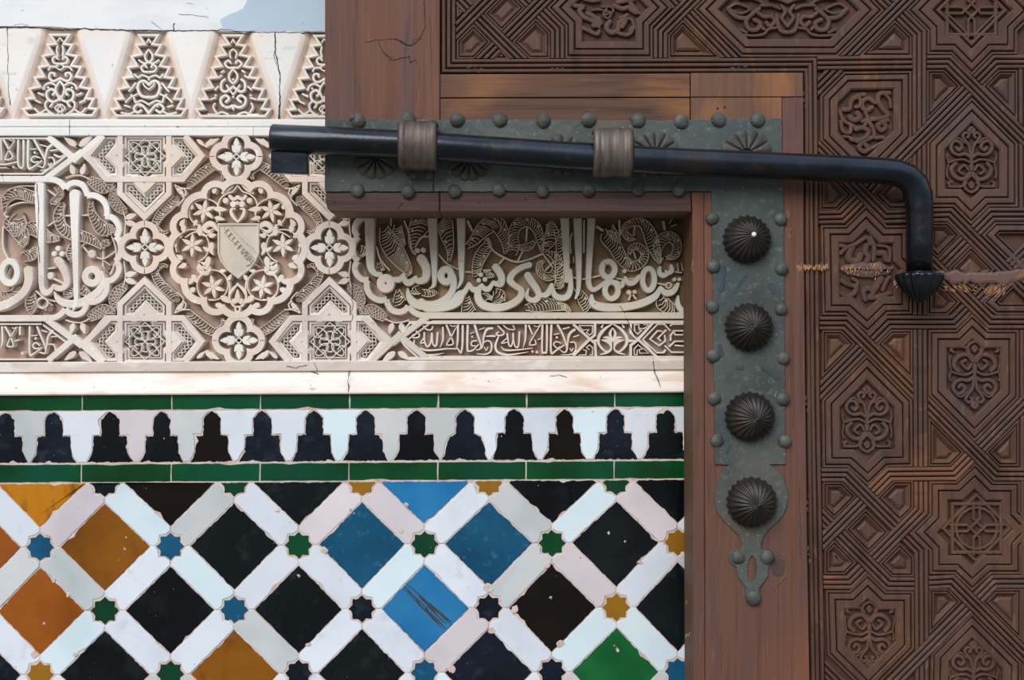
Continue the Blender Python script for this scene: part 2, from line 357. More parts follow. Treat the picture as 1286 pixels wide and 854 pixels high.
def spiral(cx, cy, r0, r1, a0, a1, n=14):
    out = []
    for i in range(n+1):
        t = i/n; r = r0+(r1-r0)*t; a = math.radians(a0+(a1-a0)*t); out.append((cx+r*cos(a), cy-r*sin(a)))
    return out
def empty(name, loc, parent=None):
    o = bpy.data.objects.new(name, None); SC.collection.objects.link(o); o.location = loc
    if parent: o.parent = parent
    return o
def tag(o, label, cat, kind=None, group=None):
    o['label'] = label; o['category'] = cat
    if kind: o['kind'] = kind
    if group: o['group'] = group
    return o
# ================================================================ WALL
def lerpt(T, x):
    ks = sorted(T)
    if x <= ks[0]: k0, k1 = ks[0], ks[1]
    elif x >= ks[-1]: k0, k1 = ks[-2], ks[-1]
    else:
        k0 = max(k for k in ks if k <= x); k1 = min(k for k in ks if k > k0)
    return T[k0]+(T[k1]-T[k0])*(x-k0)/(k1-k0)
wall = MB(); wall.box(-420, -420, 1700, 1180, -260, -14, 2)
wall_o = wall.build('wall_back', 'white_plaster')
tag(wall_o, 'thick plastered wall behind the open wooden door, carrying plaster, carved stucco and tiles', 'wall', 'structure')
def cracked(pts, par, w=.9, name='crack', h=.05, pl=WALL, m='dark'):
    b = MB(pl); q = []
    for i in range(len(pts)-1):
        (x0, y0), (x1, y1) = pts[i], pts[i+1]; L = sqrt((x1-x0)**2+(y1-y0)**2); k = max(1, int(L/4))
        for j in range(k):
            t = j/k; q.append((x0+(x1-x0)*t+R.gauss(0, .4), y0+(y1-y0)*t+R.gauss(0, .4)))
    q.append(pts[-1]); b.stroke(q, [w*R.uniform(.6, 1.3) for _ in q], h-.3, h+.06, [(-1,0),(0,1),(1,0)], cap='n')
    return b.build(name, m, par)
# --- upper plaster
b = MB(); b.nest([(-420,-420),(1700,-420),(1700,40.2),(420,40.2),(300,39.6),(200,38.6),(100,36.6),(60,34),(-420,33)], [(0,-14),(.3,-.6),(1.2,0)])
b2 = MB(); b2.nest([(276,24),(304,10),(322,-20),(322,-420),(800,-420),(800,40.3),(300,39.8),(280,39.2)], [(0,-1),(.3,.05),(1.5,.16)], jit=jitter([(276,24),(304,10),(322,-20),(322,-420),(800,-420),(800,40.3),(300,39.8),(280,39.2)], 7, .9))
up = b.build('plaster_slab', 'upper_plaster', wall_o)
b2.build('plaster_patch', 'blue_plaster', up, label='smooth blue-grey plaster patch')
for p in ([(18,31),(26,30),(36,32)],[(225,18),(246,19),(262,22)],[(118,32),(122,36)],[(235,4),(243,6)],[(190,27),(200,34),(203,37)],[(60,34),(75,36),(88,38)]): cracked(p, up, .6, h=.1)
cracked([(-100,33),(40,34),(78,38),(90,36),(160,38),(240,39),(285,37),(300,40),(408,41.5)], up, 1.3, h=.15)
cracked([(218.5,28),(218.6,38)], up, 1.3, h=.3)
# --- merlon frieze  (trim_1)
g = MB(); g.box(-420, 33, 900, 152, -14, -5.5)
fr = g.build('trim_1', 'merlon_ground')
tag(fr, 'plaster frieze of stepped lace-carved pyramids between white wedges, at the top of the stucco', 'frieze', 'structure')
MC = [-260, -152, -43, 75, 186.5, 292.5, 407, 514, 622]
for a, c in zip(MC, MC[1:]):
    m = (a+c)/2; q = (c-a)/2
    b = MB(); G0 = [(a+15,28),(c-15,28),(c-21,60),(m,168.5),(a+21,60)]
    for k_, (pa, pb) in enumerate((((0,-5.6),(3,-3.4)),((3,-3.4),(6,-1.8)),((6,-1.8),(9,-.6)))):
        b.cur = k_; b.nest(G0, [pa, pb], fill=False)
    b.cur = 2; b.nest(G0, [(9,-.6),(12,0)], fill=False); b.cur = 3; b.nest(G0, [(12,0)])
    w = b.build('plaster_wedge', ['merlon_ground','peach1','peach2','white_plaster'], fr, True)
cracked([(9,34),(9.5,54),(11,120),(13,132)], fr, 1.0, h=.2); cracked([(345,40),(346,66),(349,82),(351.5,96),(351,130),(350,150)], fr, 1.6, h=.2)
cracked([(345.5,52),(344,70),(348,84)], fr, .8, h=.3)
LV = [(42.2,15.4,7.9),(55.3,18.7,11.6),(69.7,24.4,17.2),(83.4,29,22.9),(96.5,34.7,28.1),(110.6,41,35),(122.8,45.5,39),(135.9,49.5,None)]
def pyramid(cx, v):
    dy = (cx-150)*.004
    b = MB(); pts = []
    for y, a, i in LV:
        pts.append((a, y+dy))
        if i: pts.append((i, y+11.6+dy))
    right = [(cx+x, y) for x, y in pts]+[(cx+41.5,147+dy)]; left = [(2*cx-x, y) for x, y in right]
    loop = right+left[::-1]
    o_m = MB(); o_m.nest(loop, [(0,-5.6),(.3,-.6),(.9,0),(2.9,0),(3.4,-.6),(3.6,-7)], fill=False)
    o_m.cur = 1; o_m.nest(inset(ccw(loop), 3.2), [(0,-5.2)]); frm = o_m.build('stepped_pyramid', ['stucco_pale','recess_shade'], fr)
    s = MB(); D = [
     ([(0,142),(-6,136),(0,131),(6,136),(0,142)],1.8), ([(-3,143),(3,137),(-3,131)],1.3), ([(3,143),(-3,137),(3,131)],1.3),
     ([(8,143),(20,143),(30,144)],2.4), ([(10,143),(16,138),(18,131),(14,126),(9,129),(12,134)],2.6), ([(18,138),(25,142),(31,136)],2.2),
     ([(0,124),(8,128),(15,124),(16,116),(10,112),(6,116),(9,119)],3.0), ([(0,126),(4,118),(5,110),(0,102)],2.4),
     ([(6,107),(12,104),(18,107),(20,112)],2.4), ([(0,98),(8,102),(13,98),(12,92),(7,92),(7,95)],2.6), ([(20,120),(26,117)],2.4), ([(24,129),(30,126)],2.2),
     ([(0,88),(5,84),(0,80)],1.6), ([(4,84),(11,84),(14,88)],2.2), ([(0,80),(7,79),(9,74),(5,71),(3,74)],2.4), ([(3,70),(4,63),(3,58)],2.2), ([(-3,52),(0,48),(3,52)],1.6)]
    if v == 1: D = [
     ([(0,142),(8,132),(14,131),(18,136),(14,141),(9,138)],3.0), ([(18,140),(24,143),(33,141)],2.4), ([(0,131),(9,126),(16,128),(18,122)],2.4),
     ([(0,122),(9,120),(13,112),(12,104),(6,101),(0,106)],3.2), ([(0,112),(5,108),(7,104)],1.8), ([(14,118),(22,122),(28,128)],2.2), ([(16,104),(20,110),(24,114)],2.2),
     ([(0,97),(8,94),(13,97),(17,93)],2.2), ([(0,90),(7,89),(9,84),(5,81),(3,84)],2.4), ([(0,78),(6,79),(12,75)],2.2), ([(0,62),(4,68),(4,74),(0,78)],2.2), ([(-2,53),(0,49),(2,53)],1.8), ([(23,134),(29,132)],2.2)]
    if v == 2: D = [
     ([(6,143),(14,140),(20,143),(30,143)],2.4), ([(20,141),(24,134),(22,129)],2.2), ([(0,132),(8,134),(14,130),(15,123),(9,119),(5,123),(9,127)],3.0),
     ([(0,108),(8,114),(14,112),(14,103),(10,99)],3.0), ([(0,104),(4,100),(5,93),(0,86)],2.4), ([(8,106),(3,114),(0,118)],2.0), ([(0,84),(6,84),(10,79),(6,75),(3,78)],2.5),
     ([(3,72),(4,65),(0,61)],2.0), ([(-2,53),(0,49),(2,53)],1.8), ([(18,108),(22,112)],2.2), ([(14,94),(18,97)],2.2), ([(21,122),(27,124)],2.2), ([(11,88),(14,90)],2.4), ([(0,137),(2,131)],1.6)]
    for pts, w in D:
        for sg in (-1, 1): s.stroke([(cx+sg*x*1.04, y+dy) for x, y in pts], w*1.2, -6.4, -.6, FLAT, sm=3)
    for x, y in ((0,121),(22,119),(11,133),(0,99),(15,110)): s.disc(cx+x, y+dy, 1.7, -6, -.5, 8); s.disc(cx-x, y+dy, 1.7, -6, -.5, 8)
    s.build('arabesque', 'stucco_pale', frm)
for i, c in enumerate(MC[1:7]): pyramid(c, (0,2,0,0,1,2,0)[i+1] if i < 6 else 0)
# --- white double band above the carved panel (trim_2)
b = MB()
def profile_x(b, prof, x0=-420, x1=900, tl=0.0):
    idx = [[b.pt(x, y+tl*(x-430), h) for y, h in prof] for x in (x0, x1)]
    for j in range(len(prof)-1): b.face((idx[0][j], idx[0][j+1], idx[1][j+1], idx[1][j]))
profile_x(b, [(149.6,-14),(149.8,.4),(150.6,1.0),(158.6,1.0),(159.2,-.9),(159.8,-.9),(160.2,.6),(161,1.0),(169.8,1.0),(170.6,.4),(170.8,-14)])
t2 = b.build('trim_2', 'white_plaster'); tag(t2, 'thin white double fillet running between pyramid frieze and carved panel', 'moulding', 'structure')
cracked([(88,150),(87.5,170)], t2, .8, h=1.1); cracked([(222,158),(224,160)], t2, 1.2, h=1.1); cracked([(318,160),(318,170)], t2, .7, h=1.1)

# --- carved stucco panel (trim_3)
g = MB(); g.box(-420, 168, 900, 457, -14, -9, .2)
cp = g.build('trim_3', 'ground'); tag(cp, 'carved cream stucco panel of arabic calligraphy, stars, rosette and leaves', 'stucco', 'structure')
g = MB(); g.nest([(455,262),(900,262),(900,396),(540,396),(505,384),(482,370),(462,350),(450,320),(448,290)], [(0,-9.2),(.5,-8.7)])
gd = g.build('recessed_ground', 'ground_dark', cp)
AX, AY = 297.5, 312.5
FX = lambda x, y: (2*AX-x, y); FY = lambda x, y: (x, 2*AY-y); FXY = lambda x, y: (2*AX-x, 2*AY-y)
def each(fs, fn, name, m, par=None, **k):
    out = []
    for f in fs:
        b = MB(); b.xf = f; fn(b); out.append(b.build(name, m, par or cp, **k))
    return out
ALL = (None, FX, FY, FXY)
# star panel with chevrons (left top one; the rest by reflection)
SX, SY = 181.3, 195.3
def starpoly(cx, cy, a, d):
    o = d-a
    return [(cx-a,cy-a),(cx-o,cy-a),(cx,cy-d),(cx+o,cy-a),(cx+a,cy-a),(cx+a,cy-o),(cx+d,cy),(cx+a,cy+o),(cx+a,cy+a),(cx+o,cy+a),(cx,cy+d),(cx-o,cy+a),(cx-a,cy+a),(cx-a,cy+o),(cx-d,cy),(cx-a,cy-o)]
def cellrim(b, poly):    # recessed stepped cell edge
    b.nest(poly, [(0,.05),(.5,-1.6),(2.0,-1.8),(2.4,-3.2),(4.2,-3.4),(4.6,-5.5)], fill=True)
star = [(p[0], max(p[1], 171)) for p in starpoly(SX, SY, 25.3, 35.5)]
chL = [(113.5,196),(133,172),(146.5,172),(146.5,181),(134,196),(146.5,209),(146.5,220.5),(135,220.5)]
chR = [(2*SX-x, y) for x, y in chL]
chB = [(156.3,229.5),(168,229.5),(181.3,243),(194.6,229.5),(206.3,229.5),(206.3,241.5),(181.3,266),(156.3,241.5)]
outer = [(107.5,196),(129,170.5),(234,170.5),(255.5,196),(227.5,229.5),(214.8,229.5),(214.8,244.5),(185,276),(177.5,276),(147.8,244.5),(147.8,229.5),(135,229.5)]
def star_plate(b):
    # plate = outer outline with cell openings, laid out as bridged strips (plate drawn as straps)
    S = lambda p, w, closed=False: b.stroke(p, w, -9, 0, FLAT, cap='n', closed=closed)
    S([(130,170.5),(109.5,196),(133,225.2),(229.5,225.2),(253.2,196),(232.5,170.5)], 8.6)
    S([(150.7,166),(150.7,243),(181.3,272.5),(211.9,243),(211.9,166)], 8.6)
    b.nest([(150.7,171),(150.7,225),(212,225),(212,171)], [(0,-9),(0,-8)])
    # triangular fills between star and straps
    for q in ([(146,182),(155.5,181),(155.5,186),(145.8,195.3),(155.5,205),(155.5,210),(146,209),(134,196)],):
        b.nest(q, [(0,-9),(0,-.1),(.3,-.02)]); b.nest([(2*SX-x, y) for x, y in q], [(0,-9),(0,-.1),(.3,-.02)])
    b.nest([(165,221),(171,220.5),(181.3,230.8),(191.5,220.5),(197.5,221),(194.8,229.8),(181.3,243.2),(168,229.8)], [(0,-9),(0,-.1),(.3,-.02)])
def star_cells(b):
    for q in (star, chL, chR, chB): 
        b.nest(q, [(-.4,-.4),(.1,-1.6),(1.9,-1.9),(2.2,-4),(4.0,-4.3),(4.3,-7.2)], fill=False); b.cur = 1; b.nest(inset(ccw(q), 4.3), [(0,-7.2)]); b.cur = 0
def knot(b, h=-2.0, w=2.0):
    cx, cy = SX, SY+.6; T = [(-1,0),(0,1),(1,0)]
    st = lambda p, sm=0, cl=True: b.stroke([(cx+x, cy+y) for x, y in p], w, -7.2, h, TRI, sm=sm, closed=cl, cap='n')
    a = 19.8; st([(-a,-a),(-9,-a),(0,-28.5+4) ,(9,-a),(a,-a),(a,-9),(27,0),(a,9),(a,a),(9,a),(0,27),(-9,a),(-a,a),(-a,9),(-27,0),(-a,-9)] if False else [(-a,-a),(a,-a),(a,a),(-a,a)])
    st([(0,-22.5),(24.5,0),(0,24.5),(-24.5,0)])
    for sx in (-1, 1):
        for sy in (-1, 1):
            st([(sx*17,sy*17),(sx*17,sy*11),(sx*9,sy*3),(sx*3,sy*3),(sx*3,sy*9),(sx*11,sy*17)], 2)
    for k in range(4):
        c, s_ = [(1,0),(0,1),(-1,0),(0,-1)][k]
        rt = lambda x, y: (x*c-y*s_, x*s_+y*c)
        st([rt(0,0),rt(5,4),rt(11,4),rt(13,0),rt(11,-4),rt(5,-4)], 2)
        st([rt(10,10),rt(14,5),rt(19,7)], 2, False)
def braid(b, path, h=-3.0, amp=2.7, wl=13, w=1.6):
    P = []; L = 0
    for (x0,y0),(x1,y1) in zip(path, path[1:]):
        l = sqrt((x1-x0)**2+(y1-y0)**2); k = max(2, int(l/1.4))
        for j in range(k):
            t = j/k; P.append((x0+(x1-x0)*t, y0+(y1-y0)*t, (y0-y1)/l, (x1-x0)/l, L+l*t))
        L += l
    P.append((path[-1][0], path[-1][1], P[-1][2], P[-1][3], L)); n = max(2, round(L/wl*2))
    for ph in (1, -1):
        b.stroke([(x+nx*amp*ph*sin(pi*n*l/L), y+ny*amp*ph*sin(pi*n*l/L)) for x, y, nx, ny, l in P], w, -7, h, TRI, cap='n')
plates = each(ALL, star_plate, 'star_frame', 'stucco')
for f, pz in zip(ALL, plates):
    for fn, nm, m in ((star_cells, 'recessed_cell', 'leafstucco'), (knot, 'interlace_knot', 'stucco_pale')):
        b = MB(); b.xf = f; fn(b); b.build(nm, m, pz)
    b = MB(); b.xf = f
    for path in ([(139.5,177.5),(123.8,196),(140,214.5)], [(2*SX-139.5,177.5),(2*SX-123.8,196),(2*SX-140,214.5)], [(161.5,234.5),(181.3,255),(201,234.5)]): braid(b, path)
    b.build('braid', 'stucco_pale', pz)
# quatrefoils
def lobed(cx, cy, circles, n=96):
    out = []
    for i in range(n):
        th = 2*pi*i/n; r = 0
        for d, a, q in circles:
            u = th-math.radians(a); s_ = d*sin(u)
            if abs(s_) < q:
                r = max(r, d*cos(u)+sqrt(q*q-s_*s_))
        out.append((cx+r*cos(th), cy-r*sin(th)))
    return out
def ringshape(b, inner, outer_, h0=-9, h1=1.0):
    I = [b.pt(x, y, h1) for x, y in inner]; I0 = [b.pt(x, y, h0) for x, y in inner]
    O = [b.pt(x, y, h1) for x, y in outer_]; O0 = [b.pt(x, y, h0) for x, y in outer_]; n = len(I)
    for i in range(n):
        j = (i+1) % n
        b.face((I[i], O[i], O[j], I[j])); b.face((I0[i], I[i], I[j], I0[j])); b.face((O[i], O0[i], O0[j], O[j]))
QH = [0]
def quatre(cx, cy, ticks):
    QH[0] += 1; b = MB(); ci = [(14.5,a,10.8) for a in (0,90,180,270)]+[(0,0,14)]; co = [(14.5,a,18.8) for a in (0,90,180,270)]+[(0,0,22)]
    ringshape(b, lobed(cx, cy, ci), lobed(cx, cy, co), -9, .5+.03*QH[0])
    o = b.build('quatrefoil_ring', 'stucco', cp)
    b = MB()
    for a in (0,90,180,270):
        dx, dy = cos(math.radians(a)), -sin(math.radians(a))
        b.bud(cx+dx*4, cy+dy*4, 12, a, 9, -9, -1.6); b.bud(cx+dx*5, cy+dy*5, 11, a+30, 7.5, -9, -1.0); b.bud(cx+dx*5, cy+dy*5, 11, a-30, 7.5, -9, -1.2)
        b.bud(cx+dx*11.5, cy+dy*11.5, 12.5, a, 9, -9, -1.8)
    b.stroke([(cx-4,cy),(cx,cy-4),(cx+4,cy),(cx,cy+4)], 1.6, -9, -1, FLAT, closed=True)
    b.build('bud_cross', 'stucco_pale', o)
    b = MB()
    for s_ in (-1, 1):
        p = [(cx+s_*27,cy),(cx+s_*33,cy)] if ticks == 'h' else [(cx,cy+s_*27),(cx,cy+s_*33)]
        b.stroke(p, 1.1, .3, .8, [(-1,0),(0,1),(1,0)], cap='n')
    b.build('crack', 'dark', o)
for x, y, t in ((296.5,196.5,'h'),(181.5,310.5,'v'),(413.5,311,'v'),(299.5,427.5,'h'),(65,0,'') if False else (528,196,'h')): quatre(x, y, t)
# rosette ring
LG = [(62,a,18) for a in range(0,360,45)]; SM = [(71,a+22.5,12) for a in range(0,360,45)]
b = MB(); RC = (298, 311.5)
ringshape(b, lobed(*RC, [(62,a,18.5) for a in range(0,360,45)]+[(71,a+22.5,11) for a in range(0,360,45)], 288),
          lobed(*RC, [(62,a,27) for a in range(0,360,45)]+[(71,a+22.5,19) for a in range(0,360,45)], 288))
ros = b.build('rosette_ring', 'stucco', cp)
FXR = lambda x, y: (2*RC[0]-x, y)
def flower(b, cx, cy, r=14, rot=10):
    for k in range(6): b.bud(cx+2*cos(math.radians(rot+60*k)), cy-2*sin(math.radians(rot+60*k)), r-2, rot+60*k, 6.4, -9, -1.2)
    b.disc(cx, cy, 3.2, -9, -1, 8)
def vines(b):
    st = lambda p, w, sm=4: b.stroke(p, w, -9, -1.6, FLAT, sm=sm)
    st(circ(256.5,267,19.5,17.5,n=12,a0=-40,a1=250), 1.8); st(circ(241,309,21,21,n=14,a0=-70,a1=200), 1.8); st(circ(266,358,20,19,n=14,a0=-150,a1=170), 1.8)
    flower(b, 255.8, 264.5, 15, 20); flower(b, 241, 308, 15, 28); flower(b, 267, 360, 15, 40)
    st([(298,232),(292,240),(284,243),(276,250),(273,262),(276,268)], 2); st([(292,232),(286,238),(279,242)], 4.5)
    st([(299,247),(292,250),(288,246)], 5); b.disc(283,252,4.3,-9,-1,10); b.disc(292.5,256.5,4.6,-9,-.9,10); b.disc(298,255,3,-9,-.6,8)
    st([(298,279),(291,270),(290,263),(295,262)], [2,5,4,2])
    for x, y, L, a, w in ((268,243,13,80,8),(268,262,17,-5,8),(269,273,13,-12,6.5),(241,263,9,100,6),(236,269,7,180,5),(247,276,9,240,6),(251,296,15,95,9),(231,292,14,100,8),(226,284,12,60,8),(228,298,12,150,7),
          (262,297,10,15,7),(265,304,12,-85,8),(263,312,10,-60,6),(234,332,12,200,8),(229,326,10,140,7),(248,334,10,-30,7),(222,308,9,180,6),(241,345,12,-60,8),(243,352,13,200,8),(245,362,12,210,8),(262,342,8,80,6),
          (277,372,15,-35,9),(270,382,12,-20,8),(286,352,9,60,6),(275,341,9,10,6),(254,376,8,190,6),(262,322,17,-100,9),(262,316,10,60,6),(262,316,10,140,6)):
        b.bud(x, y, L, a, w, -9, -1.1)
    st([(272,289),(268,283),(262,281),(256,286),(260,291),(268,288),(258,296),(245,291),(232,298)], [3,7,8,7,5,3,2.5,2.2,1.6])
    st([(250,330),(257,336),(262,341),(256,343),(250,338),(252,332),(258,331)], [2,3,5,7,8,7,4])
    st([(262,342),(252,346),(247,357),(250,370),(258,376),(266,376)], 2); st([(287,352),(288,362),(287,373),(291,383),(297,386)], 2.2)
    st([(299,356),(291,364),(287.5,372),(290,380),(294,384)], [2,4.5,2.5,2.2,2.2])
    b.bud(298,380,17,90,8,-9,-1)
    b.disc(294,378.5,4.2,-9,-.8,10)
    b.stroke(circ(298.5,388,3,3.6,n=10), 2, -9, -1, FLAT, closed=True)
for f in (None, FXR):
    b = MB(); b.xf = f; vines(b); b.build('flower_vine', 'stucco', ros)
shp = [(272.5,280),(326,280),(326,318),(322,328),(314,339),(299,351),(284,339),(276,328),(272.5,318)]
b = MB(); b.nest(shp, [(0,-9),(.4,-.6),(.9,0),(2.6,0),(3.2,-1.4),(3.8,-1.6)]); sh = b.build('shield', 'stucco_grey', ros, label='small shield with slanting inscribed band')
b = MB(); vw = (190,150,5.336)
for p in ([(478,715),(510,790),(600,860),(650,940),(720,990)], [(520,712),(600,800),(680,870),(740,960)]): b.stroke([(190+(x-0)/5.336+1, 150+y/5.336) for x, y in p], 1.1, -2, -.2, TRI, sm=3)
for i in range(9):
    x = 283+i*4.0; y = 288+i*4.9
    b.stroke([(x-1,y+4),(x+3,y-1),(x+4.6,y+1)], 1.1, -2, -.1, TRI)
b.stroke(circ(309,322,2.6,2.2,n=8), 1.1, -2, -.1, TRI, closed=True); b.stroke(circ(315,327,2.4,2.4,n=8), 1.1, -2, -.1, TRI, closed=True)
b.stroke([(303,318),(310,315),(320,325),(318,331),(309,333)], 1.1, -2, -.1, TRI)
b.build('inscription', 'stucco_grey', sh)
# spandrel scroll leaves
def span(b):
    b.leaf([(236,232),(247,222),(260,212),(270,208),(280,216),(278,225)], [9,12,12,10,7,2], step=3)
    b.leaf([(221,249),(212,258),(203,266),(196,276),(194,285),(203,292),(210,290)], [10,12,12,10,8,5,2], step=3)
    st = lambda p, w: b.stroke(p, w, -9, -1.6, FLAT, sm=3)
    st([(219,232),(223,240),(230,247),(228,252),(222,258)], 1.8); st([(219,232),(228,236),(238,236)], 1.8); st([(223,240),(230,236.5),(233,243),(229,247)], 2)
    b.bud(222, 236, 12, -45, 7, -9, -1.6)
each(ALL, span, 'scroll_leaf', 'leafstucco')
def corner_wings(b):
    b.bud(258,185,14,55,7,-9,-1); b.bud(259,182,18,28,8,-9,-1); b.bud(247,175,14,-40,6,-9,-1)
each(ALL, corner_wings, 'leaf_pair', 'stucco')
def pines(b):
    b.pine([(111.5,225),(120,231),(131,236.5),(144,232)], [9,15,13,3]); b.pine([(145,236),(141.5,247),(147,258),(156.5,266)], [3,11,14,9])
    st = lambda p, w: b.stroke(p, w, -9, -1.6, FLAT, sm=3)
    st([(82,223),(90,220.5),(101,220),(112,225)], 1.8); st([(91,219.5),(89,214),(88,206)], 1.4); st([(102,220),(102,214),(105,206)], 1.4)
    st([(154,265),(157,278),(155,297)], 1.8)
    b.bud(92,219,14,105,9,-9,-1); b.bud(102,219,14,72,9,-9,-1); b.bud(157,274,15,20,9,-9,-1); b.bud(157,279,15,-14,9,-9,-1)
    b.bud(95,183,18,145,9,-9,-1); b.bud(99,183,21,38,10,-9,-1)
each(ALL, pines, 'pinecone_spray', 'leafstucco')
# knot straps and lobed cartouche frames
def cart(b, gx=0):
    S = lambda p, w=9, sm=0, cap='n', h=.02: b.stroke(p, w, -9, h, FLAT, sm=sm, cap=cap)
    S([(60,172),(97,203)], 9, h=-.2); S([(106,194),(139,226)], 9, h=-.1)
    S([(55,226),(103,190)], 9, h=.1); S([(93,201),(127,171)], 9, h=.3, cap='r')
    S([(-420,225),(60,225)], 9)
    S([(58,225),(68,226),(76,230),(82,237)], 8.6, 3); S([(82,237),(87,231.5),(95,229.5),(103,232.5),(107.5,239),(110,246)], 8.6, 3)
    S([(109,246),(118,245.5),(127,250),(133,258),(134.5,268),(133,272)], 8.6, 3); S([(132,272),(140,273),(147,280),(149.5,289),(146,297)], 8.6, 3); S([(145,297),(150,303),(152,312.5)], 8.6, 3)
    S([(-420,218),(-200,218),(52,218),(84,194),(60,173.5),(-420,173.5)], 2.4, h=-.8)
for f, m in ((None,'stucco_pale'),(FY,'stucco'),(FX,'stucco_grey'),(FXY,'stucco_grey')):
    b = MB()
    b.xf = f if f is None or f is FY else (lambda x, y, f=f: (f(x, y)[0], f(x, y)[1]-(3.5 if f(x, y)[1] > 330 else 0)*min(1, max(0, (f(x, y)[0]-440)/60))))
    cart(b); b.build('cartouche_frame', m, cp)
# ---------------------------------------------------------------- calligraphy
def letters(vw, L, name, m, par=None, h0=-9, h1=-.2, sm=5, sc=1.0, label=None):
    b = MB()
    for pts, w in L:
        ww = [x*sc for x in w] if isinstance(w, (list, tuple)) else w*sc
        b.stroke(pts, ww, h0, h1, FLAT, sm=sm, vw=vw)
    return b.build(name, m, par or cp, label=label)
def ellipse_letter(b, vw, cx, cy, rx, ry, w, h1=-.2):
    b.stroke(circ(cx, cy, rx, ry, n=22), w, -9, h1, FLAT, closed=True, vw=vw)
V1=(430,270,8.54); V2=(430,340,8.54); V3=(560,270,8.54); V4=(560,330,8.54); V5=(700,270,7.98); V6=(700,330,7.98)
G = 'letter_grey'
letters(V1, [([(292,30),(297,300),(302,540),(345,625),(410,640)],[120,108,92,70,60])], 'calligraphy_letter', G)
b = MB(); ellipse_letter(b, V1, 465, 735, 53, 58, 98); b.build('calligraphy_letter', 'stucco', cp)
letters(V1, [([(540,690),(610,692),(655,635)],[60,72,34]), ([(650,640),(680,715),(730,722),(790,670)],[46,76,84,52]), ([(780,680),(815,710),(880,690),(902,630),(895,560),(860,490),(840,460)],[60,76,90,98,104,110,110])], 'calligraphy_letter', G)
letters(V1, [([(965,20),(975,300),(985,560),(987,700),(975,760),(930,790)],[112,92,72,58,40,14])], 'calligraphy_letter', 'stucco_grey')
b = MB(); ellipse_letter(b, V1, 1112, 650, 56, 68, 86)
b.stroke([(1185,650),(1195,740),(1170,830),(1110,900),(1020,945),(940,950),(870,920)],[70,78,80,84,80,60,16],-9,-.1,FLAT,sm=5,vw=V1); b.build('calligraphy_letter', G, cp)
letters(V2, [([(700,190),(712,270),(760,340),(840,375)],[20,70,100,110]), ([(840,330),(900,395),(1050,400),(1170,372),(1250,320),(1290,230)],[90,104,96,96,96,70])], 'calligraphy_letter', G)
letters(V4, [([(0,440),(80,430),(150,350),(200,310),(245,235)],[100,110,110,70,50]), ([(245,225),(290,285),(350,285),(385,235)],[50,70,70,40]),([(385,235),(410,275),(460,280),(510,205)],[40,64,64,40]),
  ([(505,210),(540,225),(585,225),(600,165),(575,100),(530,40)],[50,66,84,84,90,90])], 'calligraphy_letter', G)
letters(V3, [([(160,20),(165,300),(165,560),(165,700),(120,790)],[98,86,70,48,12])], 'calligraphy_letter', G)
letters(V4, [([(900,20),(800,55),(715,120),(690,190),(740,245),(805,290),(805,360),(740,425),(620,475),(490,480),(390,445),(345,370),(350,290),(385,230)],[72,74,76,84,74,78,84,88,92,98,100,92,72,30])], 'calligraphy_letter', G)
b = MB(); 
b.stroke([(875,130),(915,195),(970,275),(1000,350),(960,400),(900,395),(868,350),(885,280)],[90,92,84,76,72,64,52,24],-9,-.2,FLAT,sm=5,vw=V4); b.build('calligraphy_letter', 'stucco_grey', cp)
letters(V4, [([(1000,345),(1070,345),(1115,300),(1138,235)],[46,70,74,50]), ([(1138,240),(1165,340),(1230,378),(1300,365),(1335,300),(1340,200),(1330,80)],[40,70,74,72,66,60,56])], 'calligraphy_letter', G)
letters(V5, [([(75,20),(88,300),(96,560),(95,660)],[92,78,62,56])], 'calligraphy_letter', G)
letters(V5, [([(205,20),(212,300),(218,600),(210,760),(182,835)],[92,78,58,44,24])], 'calligraphy_letter', G)
letters(V5, [([(345,20),(330,300),(315,600),(320,700),(355,748),(410,728),(470,680),(530,630)],[88,74,62,60,56,50,42,36])], 'calligraphy_letter', G)
b = MB(); ellipse_letter(b, V5, 512, 545, 66, 80, 66, -.2); ellipse_letter(b, V5, 545, 755, 66, 84, 62, 0); b.build('calligraphy_letter', G, cp)
letters(V5, [([(585,670),(640,705),(682,640)],[50,72,34]), ([(680,625),(715,680),(775,670),(825,610)],[34,64,60,40])], 'calligraphy_letter', G)
b = MB(); ellipse_letter(b, V5, 916, 645, 60, 110, 60); b.build('calligraphy_letter', G, cp)
letters(V5, [([(1030,525),(1025,575),(1055,605),(1100,590),(1088,560)],[36,56,60,50,26]), ([(1100,592),(1148,560),(1140,505)],[40,56,34])], 'calligraphy_mark', G)
letters(V6, [([(345,325),(355,400),(430,440),(560,450),(720,438),(870,400),(985,335),(1035,250)],[30,80,92,92,86,84,74,40]), ([(1035,245),(1080,300),(1135,300),(1180,270),(1212,210)],[40,72,74,60,36]), ([(1270,500),(1215,430),(1212,330)],[64,60,16])], 'calligraphy_letter', G)
b = MB()
for v, x, y, r in ((V5,675,562,24),(V5,1175,645,22),(V5,1225,645,20),(V3,375,640,28),(V3,352,700,28),(V3,418,690,28),(V1,805,380,30),(V1,866,375,32)): b.disc(x, y, r, -9, -.6, vw=v)
b.build('letter_dots', G, cp)
b = MB(); b.stroke(circ(1117,705,26,26,n=12), 16, -9, -1.5, FLAT, closed=True, vw=V5); b.disc(1117,705,9,-9,-1.5,8,vw=V5)
b.disc(720,775,28,-9,-1.5,10,vw=V5); b.disc(778,770,24,-9,-1.5,10,vw=V5); b.stroke([(735,800),(720,850)],18,-9,-1.6,FLAT,vw=V5); b.stroke([(760,800),(790,840)],18,-9,-1.6,FLAT,vw=V5); b.build('little_flower', 'leafgrey', cp)
